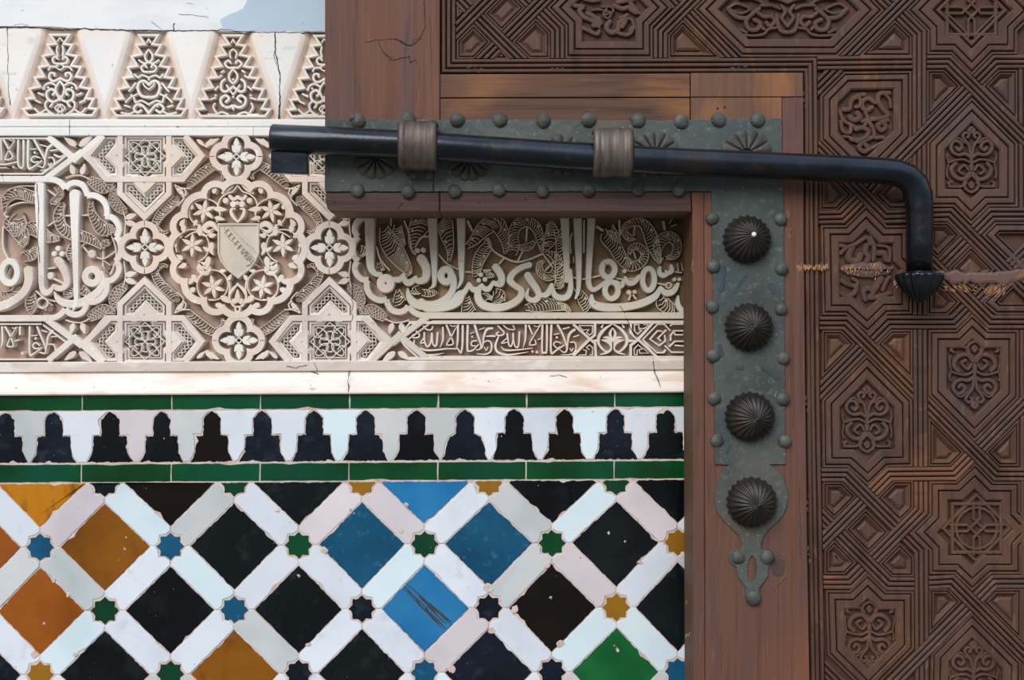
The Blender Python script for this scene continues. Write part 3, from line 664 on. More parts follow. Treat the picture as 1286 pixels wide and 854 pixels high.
# left cartouche
L1=(0,220,7.764); L2=(0,310,7.764)
A = 'stucco_pale'
letters(L1, [([(385,95),(385,300),(395,600),(400,854),(403,1050)],[112,104,84,72,70])], 'calligraphy_letter', A)
letters(L2, [([(402,300),(410,400),(440,450),(485,432),(520,378)],[66,66,66,56,40]), ([(518,380),(560,408),(620,395),(652,340),(625,235),(580,160),(555,130)],[44,60,66,76,84,92,92])], 'calligraphy_letter', 'stucco')
letters(L1, [([(728,180),(728,480),(735,854),(740,1150),(735,1250),(708,1320)],[122,92,72,60,44,12])], 'calligraphy_letter', A)
b = MB(); ellipse_letter(b, L2, 895, 290, 65, 68, 78); b.stroke([(985,250),(1000,340),(960,430),(870,500),(800,540),(700,560),(610,545),(555,500),(528,440)],[50,72,84,84,90,90,80,56,14],-9,-.1,FLAT,sm=5,vw=L2); b.build('calligraphy_letter', 'stucco', cp)
b = MB(); ellipse_letter(b, L2, 90, 250, 76, 108, 70); b.build('calligraphy_letter', A, cp)
letters(L2, [([(275,225),(280,330),(240,430),(150,515),(0,585),(-250,600)],[108,102,92,90,96,96])], 'calligraphy_letter', 'stucco')
b = MB()
for x, y in ((562,715),(525,768),(600,768)): b.disc(x, y, 30, -9, -.6, vw=L1)
b.build('letter_dots', A, cp)
# unseen run to the left continues with two tall letters
letters(L1, [([(-300,95),(-300,400),(-290,900)],[112,92,70]), ([(-600,180),(-600,480),(-590,1100)],[112,92,60])], 'calligraphy_letter', A)
# engraved foliage behind the letters
def leaves(vw, LL, m, par, name='engraved_leaf'):
    for pts, w, kw in LL:
        b = MB(); b.leaf(pts, w, vw=vw, **kw); b.build(name, m, par)
def stems(vw, LL, m, par):
    b = MB()
    for pts, w in LL: b.stroke(pts, w, -9, -4.6, FLAT, sm=4, vw=vw)
    b.build('stem', m, par)
LG_ = 'leafgrey'; K = dict(step=2.2, slant=.9, h=-3.4)
leaves(V1, [([(440,120),(460,190),(500,290),(580,420),(680,560),(715,640)],[90,150,220,210,130,50],K), ([(590,100),(590,180),(620,270),(660,320)],[80,110,100,40],K),
  ([(765,410),(750,300),(790,180),(850,60)],[24,90,190,260],K), ([(1140,500),(1150,360),(1120,220),(1090,70)],[20,80,150,190],K), ([(170,350),(200,380),(210,440)],[70,110,60],K), ([(385,500),(400,560),(400,590)],[30,80,110],K)], LG_, gd)
stems(V1, [([(515,20),(515,110)],16),([(360,340),(400,470),(500,590)],20),([(780,330),(840,235),(920,225)],22),([(660,60),(710,200),(740,370),(780,420)],18),([(1030,420),(1120,520),(1240,580)],18)], LG_, gd)
leaves(V2, [([(590,200),(600,270),(610,330)],[30,110,150],K), ([(830,200),(790,210),(750,240)],[90,100,40],K), ([(850,230),(920,240),(990,230)],[70,80,60],K), ([(1200,240),(1215,270)],[50,70],K)], LG_, gd)
leaves(V3, [([(215,335),(300,270),(400,150),(520,80),(600,170),(640,300),(632,420)],[50,110,170,190,150,90,16],K), ([(440,240),(440,330),(380,420),(340,520),(320,650)],[20,110,140,120,80],K),
  ([(700,415),(730,330),(720,220),(760,110),(870,70),(970,130),(1010,260),(1030,400)],[110,120,110,120,110,110,80,14],K), ([(960,270),(900,330),(820,345),(760,330)],[20,80,70,20],K),
  ([(1050,400),(1110,280),(1140,180),(1110,80)],[14,130,150,60],K), ([(1080,400),(1170,440),(1215,540),(1225,660),(1215,770)],[30,90,100,110,100],K), ([(1180,560),(1150,640),(1080,660),(1010,600),(1010,520),(1060,490)],[60,90,90,80,60,10],K),
  ([(400,640),(450,640),(510,650)],[60,70,30],K)], LG_, gd)
stems(V3, [([(440,250),(500,370),(620,450),(760,500),(900,470),(1040,410)],22),([(620,460),(570,520)],22),([(770,495),(830,370)],20),([(1040,410),(1150,560)],16),([(1165,490),(1070,590)],16),([(400,590),(480,590)],18),([(870,140),(860,280)],24),([(230,60),(280,160)],30),([(200,605),(270,610)],18)], LG_, gd)
leaves(V4, [([(520,290),(560,340),(560,410)],[40,150,150],K), ([(230,350),(225,430),(240,525)],[30,110,170],K), ([(850,480),(960,470),(1080,450),(1200,460),(1290,490)],[60,120,150,110,40],K), ([(400,370),(440,360),(500,390)],[90,70,20],K)], LG_, gd)
leaves(V5, [([(470,170),(500,210),(580,310),(640,420),(740,510),(850,470),(880,380),(810,310),(740,340),(725,400)],[60,160,150,130,110,90,80,70,60,14],K), ([(520,110),(570,190),(630,260)],[90,90,40],K),
  ([(790,215),(720,220),(670,150),(730,80),(850,75),(920,160),(960,280),(1000,400),(1035,490)],[40,70,60,70,90,130,140,90,12],K), ([(1035,470),(1010,340),(1060,240),(1150,220),(1210,300),(1180,400),(1090,430)],[16,90,120,110,90,80,20],K),
  ([(1180,60),(1130,100)],[80,30],K), ([(1230,480),(1240,560)],[40,50],K), ([(140,410),(150,480)],[50,40],K), ([(0,130),(30,300),(20,600),(40,720)],[80,90,90,60],K)], LG_, gd)
stems(V5, [([(270,50),(268,370)],22),([(400,110),(460,150)],24),([(130,610),(260,640),(460,600),(560,620),(660,640),(820,630)],18),([(150,180),(130,260),(140,380)],16),([(625,50),(630,200)],22),([(780,110),(770,180)],18),([(770,370),(790,430)],18),([(1000,680),(1090,700)],18),([(1060,430),(1040,480)],18),([(1170,565),(1250,575)],18),([(1070,60),(1085,140)],24)], LG_, gd)
leaves(V6, [([(215,280),(260,370),(300,470)],[60,110,80],K), ([(1040,340),(1060,400),(1150,470)],[40,150,120],K), ([(0,440),(70,440),(130,490)],[90,70,30],K), ([(140,260),(160,300)],[60,60],K)], LG_, gd)
KL = dict(step=2.2, slant=.9, h=-3.0)
leaves(L1, [([(30,340),(50,230),(160,170),(330,220)],[30,90,120,110],KL), ([(110,430),(70,470),(120,520),(190,570),(220,680)],[100,100,110,170,60],KL), ([(180,380),(160,470),(170,560)],[90,190,120],KL), ([(250,530),(330,520),(450,600),(570,620)],[110,150,110,30],KL),
  ([(600,270),(560,380),(590,500),(680,570),(780,590),(900,640),(985,720)],[50,100,110,120,110,90,16],KL), ([(880,250),(880,350),(930,450),(1000,520),(1100,520)],[30,70,110,150,60],KL), ([(540,100),(580,180),(500,270)],[60,60,60],KL), ([(210,800),(300,770),(330,700)],[90,110,30],KL),
  ([(690,680),(670,760),(690,820)],[50,70,60],KL), ([(985,720),(1010,660),(1050,660)],[20,60,60],KL), ([(1000,840),(1040,900)],[20,70],KL)], 'leafstucco', cp)
stems(L1, [([(60,140),(180,100),(320,100)],18),([(20,380),(70,420)],18),([(10,500),(10,700),(80,850)],22),([(20,380),(80,300),(200,260),(330,270)],18),([(440,560),(400,600),(380,640)],14),([(450,490),(540,430)],18),([(620,390),(840,385)],18),([(770,700),(830,650),(930,670),(985,730),(985,880)],20),([(800,700),(850,760)],18),([(930,800),(1000,810),(1110,740)],16),([(1060,560),(1110,700),(1110,830),(1060,960)],16),([(450,140),(520,190)],22)], 'leafstucco', cp)
leaves(L2, [([(700,380),(660,440),(650,480)],[30,90,80],KL), ([(780,380),(810,430),(850,440)],[50,90,60],KL), ([(300,450),(290,540),(310,610)],[60,120,110],KL), ([(430,550),(470,600)],[50,90],KL), ([(160,400),(120,470),(20,480)],[80,110,90],KL)], 'leafstucco', cp)
b = MB(); b.disc(880,768,46,-9,-4,12,vw=L1); b.disc(475,282,40,-9,-4,12,vw=L2); b.stroke(circ(400,545,52,50,n=14),26,-9,-4,FLAT,closed=True,vw=L2); b.build('round_bud', 'leafstucco', cp)
stems(L2, [([(490,300),(600,355)],22),([(440,210),(520,200)],16),([(330,430),(420,500),(520,530)],20),([(90,180),(40,300)],14)], 'leafstucco', cp)
# small inscriptions
T1=(500,400,10.72); T2=(610,400,10.72); TL=(0,165,10.67); BL=(0,390,10.67)
def small(vw, L, dots, m):
    b = MB()
    for p, w in L:
        w = w if isinstance(w, (list, tuple)) else [w]*len(p)
        b.stroke(p, [x*.95 for x in w], -9, -1.6, FLAT, sm=4, vw=vw)
    for x, y, r in dots: b.disc(x, y, r, -9, -1.6, 8, vw=vw)
    b.build('small_inscription', m, cp, label='small arabic inscription in raised letters')
small(T1, [([(340,100),(370,140),(410,155),(450,145),(462,108)],22),([(240,170),(285,220),(262,255),(200,258),(188,232),(235,205)],24),([(212,290),(215,390),(285,465),(380,492),(500,488),(615,465)],[20,32,34,30,24,8]),([(125,300),(150,320),(140,350)],22),
 ([(300,400),(370,428),(500,425),(650,408),(790,408)],[16,28,26,20,20]),([(350,190),(352,300),(378,370),(412,368),(442,300),(452,200)],[30,26,24,26,26,32]),([(455,210),(460,320),(485,368),(515,350),(530,190)],[28,24,24,26,30]),([(352,255),(300,325),(345,325)],22),
 ([(600,120),(602,280),(560,390)],[32,26,8]),([(650,90),(700,220),(738,340),(652,350),(705,260),(785,110)],[34,26,22,20,18,16]),([(700,95),(740,105),(770,95)],16),([(805,90),(800,300),(785,410)],[36,30,12]),([(868,100),(865,350),(842,460),(800,400)],[36,30,26,20]),
 ([(935,95),(930,400),(955,440),(1015,420),(1080,350)],[38,32,28,22,20]),([(1055,300),(995,310),(985,360),(1045,372)],20),([(970,205),(1022,185)],14),([(1030,90),(1070,220),(1112,350),(1100,410),(1050,425)],[40,32,26,22,14]),
 ([(1270,130),(1190,150),(1152,250),(1140,350),(1125,400)],[34,40,28,24,20]),([(1090,150),(1165,125)],14),([(1150,325),(1200,298),(1252,330),(1252,430),(1185,480),(1060,475)],[20,22,26,26,22,12]),([(1160,385),(1185,430),(1205,385)],[18,14,18])],
 [(995,245,17)], 'stucco')
b = MB(); b.stroke([(1180,240),(1260,235),(1306,240)],[12,26,22],-9,-1.2,FLAT,sm=3,vw=T1); b.build('small_inscription','white_plaster',cp)
small(T2, [([(165,100),(248,190),(205,228),(140,215),(170,182)],24),([(172,240),(130,370),(165,455),(280,490),(430,475),(570,450)],[22,36,40,34,24,8]),([(210,380),(260,425),(400,425),(630,400)],[12,26,26,12]),([(238,92),(290,135),(340,150),(390,145),(368,92)],18),
 ([(290,205),(310,350),(342,372),(368,300),(370,200)],[30,24,24,24,32]),([(370,250),(392,370),(440,372),(455,180)],[24,24,26,32]),([(290,260),(215,330),(282,320)],20),([(540,90),(535,270),(505,390)],[36,28,8]),
 ([(580,95),(628,210)],[34,22]),([(740,80),(650,230),(590,350),(675,345),(660,285)],[18,18,20,20,16]),([(700,285),(750,270)],16),([(765,90),(760,430),(790,458),(822,430),(826,90)],[36,30,26,30,36]),([(885,90),(880,450),(950,430),(1055,362)],[38,32,26,20]),
 ([(1010,330),(950,312),(915,350),(965,400),(1005,380)],22),([(920,215),(990,205)],16),([(1040,142),(1125,118)],20),([(970,90),(1040,220),(1095,400),(1060,458),(1000,420)],[38,32,26,22,14]),([(1200,150),(1130,210),(1105,330),(1100,420)],[40,38,26,20]),
 ([(1185,248),(1255,225)],20),([(1140,320),(1200,325),(1218,410),(1160,480),(1020,490)],[20,24,24,20,10]),([(650,95),(690,110),(730,90)],14),([(1135,400),(1158,440),(1180,400)],16)],
 [(960,255,20),(690,455,22),(630,445,20)], 'stucco')
small(TL, [([(-500,440),(0,440),(100,430),(215,405)],[25,25,26,22]),([(40,110),(110,240),(158,345),(60,372),(110,250),(190,120)],[38,28,22,22,18,16]),([(235,115),(230,400),(255,480),(292,478),(305,400),(305,120)],[36,30,26,26,30,38]),([(370,120),(368,470),(440,470),(550,390)],[44,36,26,22]),
 ([(520,350),(450,330),(410,378),(450,412),(500,400)],24),([(400,235),(480,230)],16),([(450,110),(520,240),(590,370),(588,440),(560,482),(500,455)],[38,34,28,22,22,16]),([(690,175),(630,230),(602,350),(598,440)],[38,36,26,20]),([(530,175),(620,200)],18),
 ([(670,255),(765,240)],22),([(640,350),(700,350),(718,440),(660,500),(530,520)],[20,24,24,22,10]),([(5,100),(10,380)],[30,26]),([(-300,485),(80,480)],12),([(640,425),(655,460),(680,420)],18),([(105,95),(150,125),(175,105)],14),([(720,310),(790,340),(860,310)],[30,30,20])],
 [(455,280,20),(170,475,18)], 'stucco_pale')
small(BL, [([(20,220),(28,400),(5,500)],[36,30,14]),([(60,220),(120,330),(170,470),(88,472),(140,345),(215,220)],[34,26,24,22,18,14]),([(260,220),(258,320)],34),([(390,220),(388,575),(450,570),(555,490)],[36,28,24,20]),([(520,470),(470,430),(430,470),(460,512),(510,500)],24),
 ([(415,340),(490,330)],18),([(490,220),(550,370),(600,500),(590,575),(520,560)],[36,32,26,22,16]),([(700,270),(640,340),(620,460),(605,540)],[36,36,26,20]),([(550,265),(620,290)],18),([(680,350),(780,345)],20),([(640,450),(715,465),(735,560),(680,640)],[20,24,22,12]),([(190,410),(245,390)],22),([(150,230),(180,240),(200,225)],14)],
 [(468,375,22),(290,575,25)], 'stucco')
# right lower strip: rims, leaf roundel, kufic knots
b = MB()
for y, w, h in ((405.2,4.2,-.4),(450.3,4.4,-.4)): b.stroke([(513,y),(900,y-.5)], w, -9, h, FLAT, cap='n')
b.stroke([(515,405.2),(506,416),(504,428),(508,434),(526,450.2)], 2.6, -9, -.5, FLAT, cap='n'); b.build('inscription_rim', 'stucco', cp)
Q=(720,395,9.056)
b = MB(); F = lambda p, w, **k: b.stroke(p, w, -9, -.7, FLAT, cap='n', vw=Q, **k)
F([(0,120),(180,270),(330,480)] if False else [(0,110),(185,275),(250,330),(258,490)], 34); F([(0,470),(185,285),(245,235),(250,80)], 34)
F([(655,80),(655,210),(735,280),(960,490)], 34); F([(655,490),(655,350),(735,290),(920,80)], 34)
F([(950,490),(790,285),(960,110),(1040,110),(1105,185)], 18); F([(1055,400),(1030,435),(950,435),(800,290)], 18)
F([(1060,175),(965,270),(1000,300)], 18); F([(1040,230),(1050,300),(980,355),(875,280),(960,185),(1010,190)], 18)
F([(1250,110),(1130,110),(1100,130)], 18); F([(1250,185),(1150,185),(1110,240),(1110,300)], 18); F([(1250,230),(1160,230),(1150,200)], 18)
F([(1090,370),(1160,305),(1300,305)], 18); F([(1150,350),(1300,360)], 18); F([(1040,350),(1120,430),(1300,430)], 18)
F([(60,125),(220,125),(220,210),(185,235),(150,205),(180,170),(110,180),(65,130)], 13); F([(60,460),(145,460),(150,410),(110,400)], 12); F([(185,460),(222,460),(222,380),(185,345),(150,375),(185,400)], 12)
F([(700,180),(695,115),(745,115),(750,160),(810,160),(860,115),(800,115)], 12); F([(700,120),(695,185),(735,225),(780,180),(745,170)], 12); F([(695,460),(695,390),(740,345),(790,390),(750,400),(760,440),(860,440),(800,385)], 12); F([(695,460),(725,460),(730,400)], 12)
b.build('kufic_knot', 'stucco', cp)
b = MB(); F = lambda p, w, sm=5: b.stroke(p, w, -9, -.8, FLAT, vw=Q, sm=sm)
for s_ in (-1, 1):
    X = lambda x: 450+s_*(x-450)
    F([(X(450),105),(X(540),165),(X(605),250),(X(610),330),(X(560),400),(X(520),425)],[10,34,40,36,26,20]); F([(X(465),340),(X(470),400),(X(520),435),(X(590),455)],[16,22,30,10])
    F([(X(450),150),(X(480),220),(X(450),300)],[8,34,24]); F([(X(455),300),(X(510),262),(X(560),265)],[30,34,8]); F([(X(470),370),(X(490),310),(X(580),290)],[14,64,8]); F([(X(640),300),(X(690),300)],[40,20]); F([(X(560),115),(X(575),145)],[10,26])
b.build('leaf_roundel', 'stucco', cp)
# cracks
for p in ([(820,449),(822,468),(828,482)],[(784,396),(789,405),(791,412),(800,424)],[(700,400),(742,397),(762,400)],[(778,384),(786,394)],[(759,330),(764,338)],[(766,370),(772,378)],[(440,447),(439,470),(438,492)],[(442,352),(443,384),(441,392),(444,398),(441,404)],
          [(53,392),(53,410)],[(69,450),(69,463)],[(40,218),(39,229)],[(46,230),(49,262),(47,300),(50,330)],[(3,219),(5,228)],[(360,458),(380,462),(400,470)]):
    cracked(p, cp, .9, h=.35)
# --- ledge and cornice (trim_4)
b = MB(); profile_x(b, [(452.6,-12),(453.2,.8),(454.5,1.6),(465.2,1.8),(466.4,-.8),(467,-1.6)], tl=-.004); 
t4 = b.build('trim_4', 'ledge'); tag(t4, 'stucco ledge with a bright white plaster fillet directly above the green tiles', 'moulding', 'structure')
b = MB(); q = [(466.6,-2.2),(468,-1.2),(471,0),(476,2.0),(484,4.6),(490,6.2),(493,6.4),(494.6,5.2),(495,-4)]
profile_x(b, q, tl=-.0045); b.build('plaster_fillet', 'cornice', t4)
cracked([(439,467),(438,480),(438.5,492)], t4, 1.0, h=6.6); cracked([(820,454),(822,466)], t4, .9, h=2.2); cracked([(822,467),(825,477),(829,487)], t4, .8, h=5.8)
for q in ([(386,458),(372,462),(360,460)],[(395,455),(399,466)],[(690,472),(700,470),(712,474)]): cracked(q, t4, .6, h=2.3)
# ================================================================ TILES
def TY(x, y): return y-.0062*(x-0)      # courses rise slightly to the right
# --- green courses and merlons (trim_5)
g = MB(); g.nest([(-420,TY(-420,493)),(900,TY(900,493)),(900,TY(900,608)),(-420,TY(-420,608))], [(0,-14),(0,-.8),(.3,-.7)])
t5 = g.build('trim_5', 'grout'); tag(t5, 'tile border of two green courses enclosing black stepped merlons on white', 'tile border', 'structure')
CW = {'black_glaze':'black','navy_glaze':'blue-black','brownblack_glaze':'brown-black','greenblack_glaze':'green-black','teal_blue_glaze':'blue','bright_blue_glaze':'light blue','brown_glaze':'golden brown','orange_glaze':'orange-brown','streaked_amber_glaze':'streaked amber','amber_glaze':'amber','green_glaze':'green','dark_green_glaze':'dark green','bright_green_glaze':'bright green'}
def tilepiece(poly, m, par, name, step=4, amp=.28, chips=0, gap=.6, top=0.0, tl=.004, rim=1.0, label=None):
    b = MB(); J = jitter(inset(ccw(poly), gap), step, amp, chips)
    cx = sum(p[0] for p in poly)/len(poly); cy = sum(p[1] for p in poly)/len(poly); ax, ay = R.gauss(0, tl), R.gauss(0, tl)
    b.tilt = lambda x, y: ax*(x-cx)+ay*(y-cy)
    t = top+R.uniform(-.25, .25)
    b.nest(inset(ccw(poly), gap), [(0,-6),(0,t-.3),(rim*.3,t-.06),(rim*.6,t)], jit=J)
    if name in ('diamond_tile', 'star_tile'): label = CW[m]+' glazed '+name.replace('_', ' ')
    return b.build(name, m, par, label=label)
jx = [-340,-230,-118,-8+0,102.8,215.6,327.3,439,550.6,661.5,772,884]; 
for row, (y0, y1) in enumerate(((494.4,516.4),(583.2,606.6))):
    for a, c in zip(jx, jx[1:]):
        off = -1 if row else 0
        tilepiece([(a+off,TY(a,y0)),(c+off,TY(c,y0)),(c+off,TY(c,y1)),(a+off,TY(a,y1))], R.choice(['green_glaze','green_glaze','dark_green_glaze']) if a < -100 else 'green_glaze', t5, 'green_tile', 8, .22, 1, .9, .3)
mx = [-255,-190,-125,-59,7,67.5,138,203,266,329.5,394.5,459,523,584,646,709,773,836,900]
def merl(cx, j):
    y = lambda v: TY(cx, v); s_ = 1+R.uniform(-.04, .06)
    pts = [(0,517.6),(6.5,521.5),(11.2,527.5),(11.2,548),(20.5,548.5),(21.5,569),(25,576),(28.6,581.8)]
    if j == 13: pts[4:6] = [(19,552),(23,562)]
    L = [(-p[0]*s_, p[1]) for p in pts[::-1]]; Rr = [(p[0]*s_, p[1]) for p in pts[1:]]
    return [(cx+x, y(v)) for x, v in L], [(cx+x, y(v)) for x, v in Rr]
mer = [merl(c, j) for j, c in enumerate(mx)]
for j, (L, Rr) in enumerate(mer):
    m = ['black_glaze','navy_glaze','black_glaze','brownblack_glaze','navy_glaze','greenblack_glaze'][j % 6]
    if j in (5, 9, 11, 4): m = 'navy_glaze'
    if j in (6, 7, 12): m = 'black_glaze'
    if j == 8: m = 'brownblack_glaze'
    tilepiece(L+Rr, m, t5, 'merlon_tile', 3, .42, 2, .5, .1)
wc = ['white_glaze','warm_white_glaze','grey_white_glaze','white_glaze','white_glaze','cool_white_glaze','grey_white_glaze','grey_white_glaze','white_glaze','white_glaze','cool_white_glaze','white_glaze','white_glaze','grey_white_glaze']
for j in range(len(mer)-1):
    A = mer[j][1]; Bq = mer[j+1][0]; x0, x1 = mx[j], mx[j+1]
    poly = [(x0+.6,TY(x0,516.8)),(x1-.6,TY(x1,516.8))]+[(x-.1, y) for x, y in Bq[::-1]][0:]+[(x, y) for x, y in A[::-1]]
    # order: top-left, top-right, then down the next merlon's left side, back up this merlon's right side
    poly = [(x0+1,TY(x0,517.0)),(x1-1,TY(x1,517.0))]+Bq[::-1][1:]+A[::-1]
    tilepiece(poly, wc[(j+9) % len(wc)], t5, 'white_tile', 5, .25, 1, .85, -.05, rim=.8)
# --- lattice mosaic (trim_6)
g = MB(); g.box(-420, 600, 900, 1180, -14, -.75, .2)
t6 = g.build('trim_6', 'grout'); tag(t6, 'mosaic dado of coloured diamond tiles, white strips and little eight-pointed stars', 'tile mosaic', 'structure')
XT = {-5:-352,-4:-271,-3:-190,-2:-109,-1:-28,0:50,1:131.5,2:214,3:294,4:375,5:454.5,6:533,7:614,8:693,9:774,10:851,11:930}
YT = {0:606.5,1:684,2:765,3:845.5,4:926,5:1007,6:1088}; TT = {0:.002,1:.0085,2:.0065,3:.0055,4:.005,5:.005,6:.005}
def LM(u, v):
    x = lerpt(XT, u); return (x, lerpt(YT, v)+(430-x)*lerpt(TT, v))
def clip_top(poly):
    f = lambda p: p[1]-TY(p[0], 607.4); out = []
    for i in range(len(poly)):
        a, c = poly[i], poly[(i+1) % len(poly)]; fa, fc = f(a), f(c)
        if fa >= 0: out.append(a)
        if (fa < 0) != (fc < 0):
            t = fa/(fa-fc); out.append((a[0]+(c[0]-a[0])*t, a[1]+(c[1]-a[1])*t))
    q = []
    for p in out:
        if not q or abs(p[0]-q[-1][0])+abs(p[1]-q[-1][1]) > .8: q.append(p)
    if len(q) > 2 and abs(q[0][0]-q[-1][0])+abs(q[0][1]-q[-1][1]) < .8: q.pop()
    return q
def lat(u, v, pts):
    return clip_top([LM(u+x/80.5, v+y/80.5) for x, y in pts])
DM = {(0,0):'streaked_amber_glaze',(2,0):'brownblack_glaze',(4,0):'greenblack_glaze',(6,0):'bright_blue_glaze',(8,0):'black_glaze',(10,0):'black_glaze',
 (-1,1):'orange_glaze',(1,1):'brown_glaze',(3,1):'greenblack_glaze',(5,1):'teal_blue_glaze',(7,1):'teal_blue_glaze',(9,1):'black_glaze',
 (0,2):'orange_glaze',(2,2):'black_glaze',(4,2):'greenblack_glaze',(6,2):'bright_blue_glaze',(8,2):'brownblack_glaze',(10,2):'greenblack_glaze',
 (-1,3):'navy_glaze',(1,3):'black_glaze',(3,3):'brown_glaze',(5,3):'greenblack_glaze',(7,3):'navy_glaze',(9,3):'bright_green_glaze'}
ST = {(1,0):'navy_glaze',(3,0):'dark_green_glaze',(5,0):'amber_glaze',(7,0):'amber_glaze',(9,0):'dark_green_glaze',
 (0,1):'teal_blue_glaze',(2,1):'teal_blue_glaze',(4,1):'green_glaze',(6,1):'dark_green_glaze',(8,1):'green_glaze',(10,1):'amber_glaze',
 (1,2):'dark_green_glaze',(3,2):'teal_blue_glaze',(5,2):'navy_glaze',(7,2):'navy_glaze',(9,2):'amber_glaze',
 (0,3):'amber_glaze',(2,3):'dark_green_glaze',(4,3):'navy_glaze',(6,3):'teal_blue_glaze',(8,3):'navy_glaze',(10,3):'teal_blue_glaze'}
CH = {(8,0):5,(8,2):5,(9,1):2,(7,3):4,(0,0):2,(5,1):2,(3,1):2}
WS = ['white_glaze','white_glaze','cool_white_glaze','warm_white_glaze','grey_white_glaze']
for v in range(0, 6):
    for u in range(-5, 12):
        if (u+v) % 2 == 0:
            H = 55.8; p = lat(u, v, [(-H,0),(0,-H),(H,0),(0,H)])
            if len(p) > 2: tilepiece(p, DM.get((u, v)) or R.choice(['black_glaze','greenblack_glaze','brown_glaze','teal_blue_glaze','orange_glaze']), t6, 'diamond_tile', 4, .32, CH.get((u, v), R.choice([0,1,1])), .75, .15)
        else:
            pts = []
            for k in range(16):
                a = math.radians(k*22.5); r = 18.2 if k % 2 == 0 else 14.0
                pts.append((r*cos(a), r*sin(a)))
            p = lat(u, v, pts)
            if len(p) > 2: tilepiece(p, ST.get((u, v)) or R.choice(['teal_blue_glaze','dark_green_glaze','navy_glaze','amber_glaze']), t6, 'star_tile', 3, .3, 0, .7, .1)
            # strips running to lower right and lower left of this star
            for sg in (1, -1):
                end = [(24.6,.3),(19,.3),(15,5.8),(13.6,13.6),(5.8,15),(.3,19),(.3,24.6)]
                far = [(80.5-x, 80.5-y) for x, y in end]
                p = lat(u, v, [(sg*x, y) for x, y in end+far])
                if len(p) > 2: tilepiece(p, R.choice(WS), t6, 'strip_tile', 5, .25, R.choice([0,0,1]), .65, -.1, rim=.8)
# dark drag marks on one blue diamond
b = MB()
for i in range(26):
    o = R.uniform(-6, 6); t0 = R.choice([0, .1, .3, .5, .6]); t1 = min(1, t0+R.uniform(.25, .6)); A = (508+o*.3, 735-o*.6); C = (563+o, 787-o*.8)
    a = (A[0]+(C[0]-A[0])*t0, A[1]+(C[1]-A[1])*t0); c = (A[0]+(C[0]-A[0])*t1, A[1]+(C[1]-A[1])*t1)
    b.stroke([a, ((a[0]+c[0])/2+R.gauss(0,.6), (a[1]+c[1])/2+R.gauss(0,.6)), c], [.3, .6+t1, .4], .3, .5+i*.01, [(-1,0),(-.6,1),(.6,1),(1,0)], sm=4)
b.build('scratch_mark', 'brown_mark', t6, kind='stuff')
# grout blobs on chipped corners
b = MB()
for x, y, r in ((647,765,6),(691.7,750.5,2),(686.6,710,5),(704,808.5,6),(613,738.5,6),(616.5,791.6,5),(567,840,6),(803,706,4),(503.6,666.7,3.4),(510,634,3),(775.5,815.5,3),(772,811,2),(407,691,5),(66.7,728,3.5),(85.5,747,3.5),(43,822,5),(375,723.5,2),(94,822,3.5),(349,641,3),(387,810,3),(440,640,2),(445,645,1.6),(764,669,2.4),(785,680,1.5),(729,700,1.5),(157,690,1.8),(55,784,1.8),(158,675,1.2)):
    J = jitter(circ(x, y, r, n=9), 4, .7)
    b.nest(circ(x, y, r, n=9), [(0,-1),(.5,.35),(1.6,.6)], jit=J)
b.build('grout_patch', 'grout', t6, kind='stuff')
# ================================================================ DOOR
TH = 75
dr = empty('door_1', (0.3*DOOR.s, DOOR.y, ZC))
door_root = tag(dr, 'old carved wooden door leaf with plain planks, iron lock plates and domed studs', 'door', 'structure')
dr.location = (0, 0, 0)
def board(poly, m, name='plank', h=0, bev=1.0, parent=dr, th=TH, pl=DOOR, label=None, mats=None):
    b = MB(pl); b.cur = 1; b.nest(poly, [(0,h-th),(0,h-bev)], fill=False); b.cur = 0; b.nest(poly, [(0,h-bev),(bev*.4,h-bev*.25),(bev,h)])
    # back face
    q = [b.pt(x, y, h-th) for x, y in ccw(poly)]; b.face(tuple(q))
    return b.build(name, [m, 'edge_wood'], parent, label=label)
board([(408,-300),(552.3,-300),(552.3,240.5),(408,240.5)], 'stile_wood', 'stile', label='wide upright board with a ragged crack')
board([(553,93.2),(866.6,92.2),(866.6,121.8),(553,122.6)], 'rail_wood')
board([(553,123.6),(866.6,122.8),(866.6,240.5),(553,240.5)], 'rail_wood', h=-.3)
board([(867.6,91.6),(1008.6,91.2),(1008.6,121.6),(867.6,121.8)], 'block_wood', h=.2)
board([(867.6,122.4),(982,122.2),(982,240.5),(867.6,240.5)], 'block_wood', h=-.2)
board([(409,241),(551.8,241),(551.8,266),(415,266),(411,262),(409,254)], 'purple_rail_wood', 'bottom_rail', h=-.2, bev=1.4)
board([(552.6,241),(867.8,241),(868.6,266),(552.6,266)], 'purple_rail_wood', 'bottom_rail', h=-.1, bev=1.2)
board([(868.6,241),(884,241),(885.5,900),(890,1180),(874,1180),(871.5,900),(869.6,266)], 'stile_wood', 'stile_edge', h=-.1)
board([(884.4,241),(982.4,241),(982.4,122.6),(1009,122),(1009.6,300),(1011.5,500),(1014,700),(1017.5,900),(1021,1180),(890.4,1180),(886,900)], 'stile_wood', 'stile')
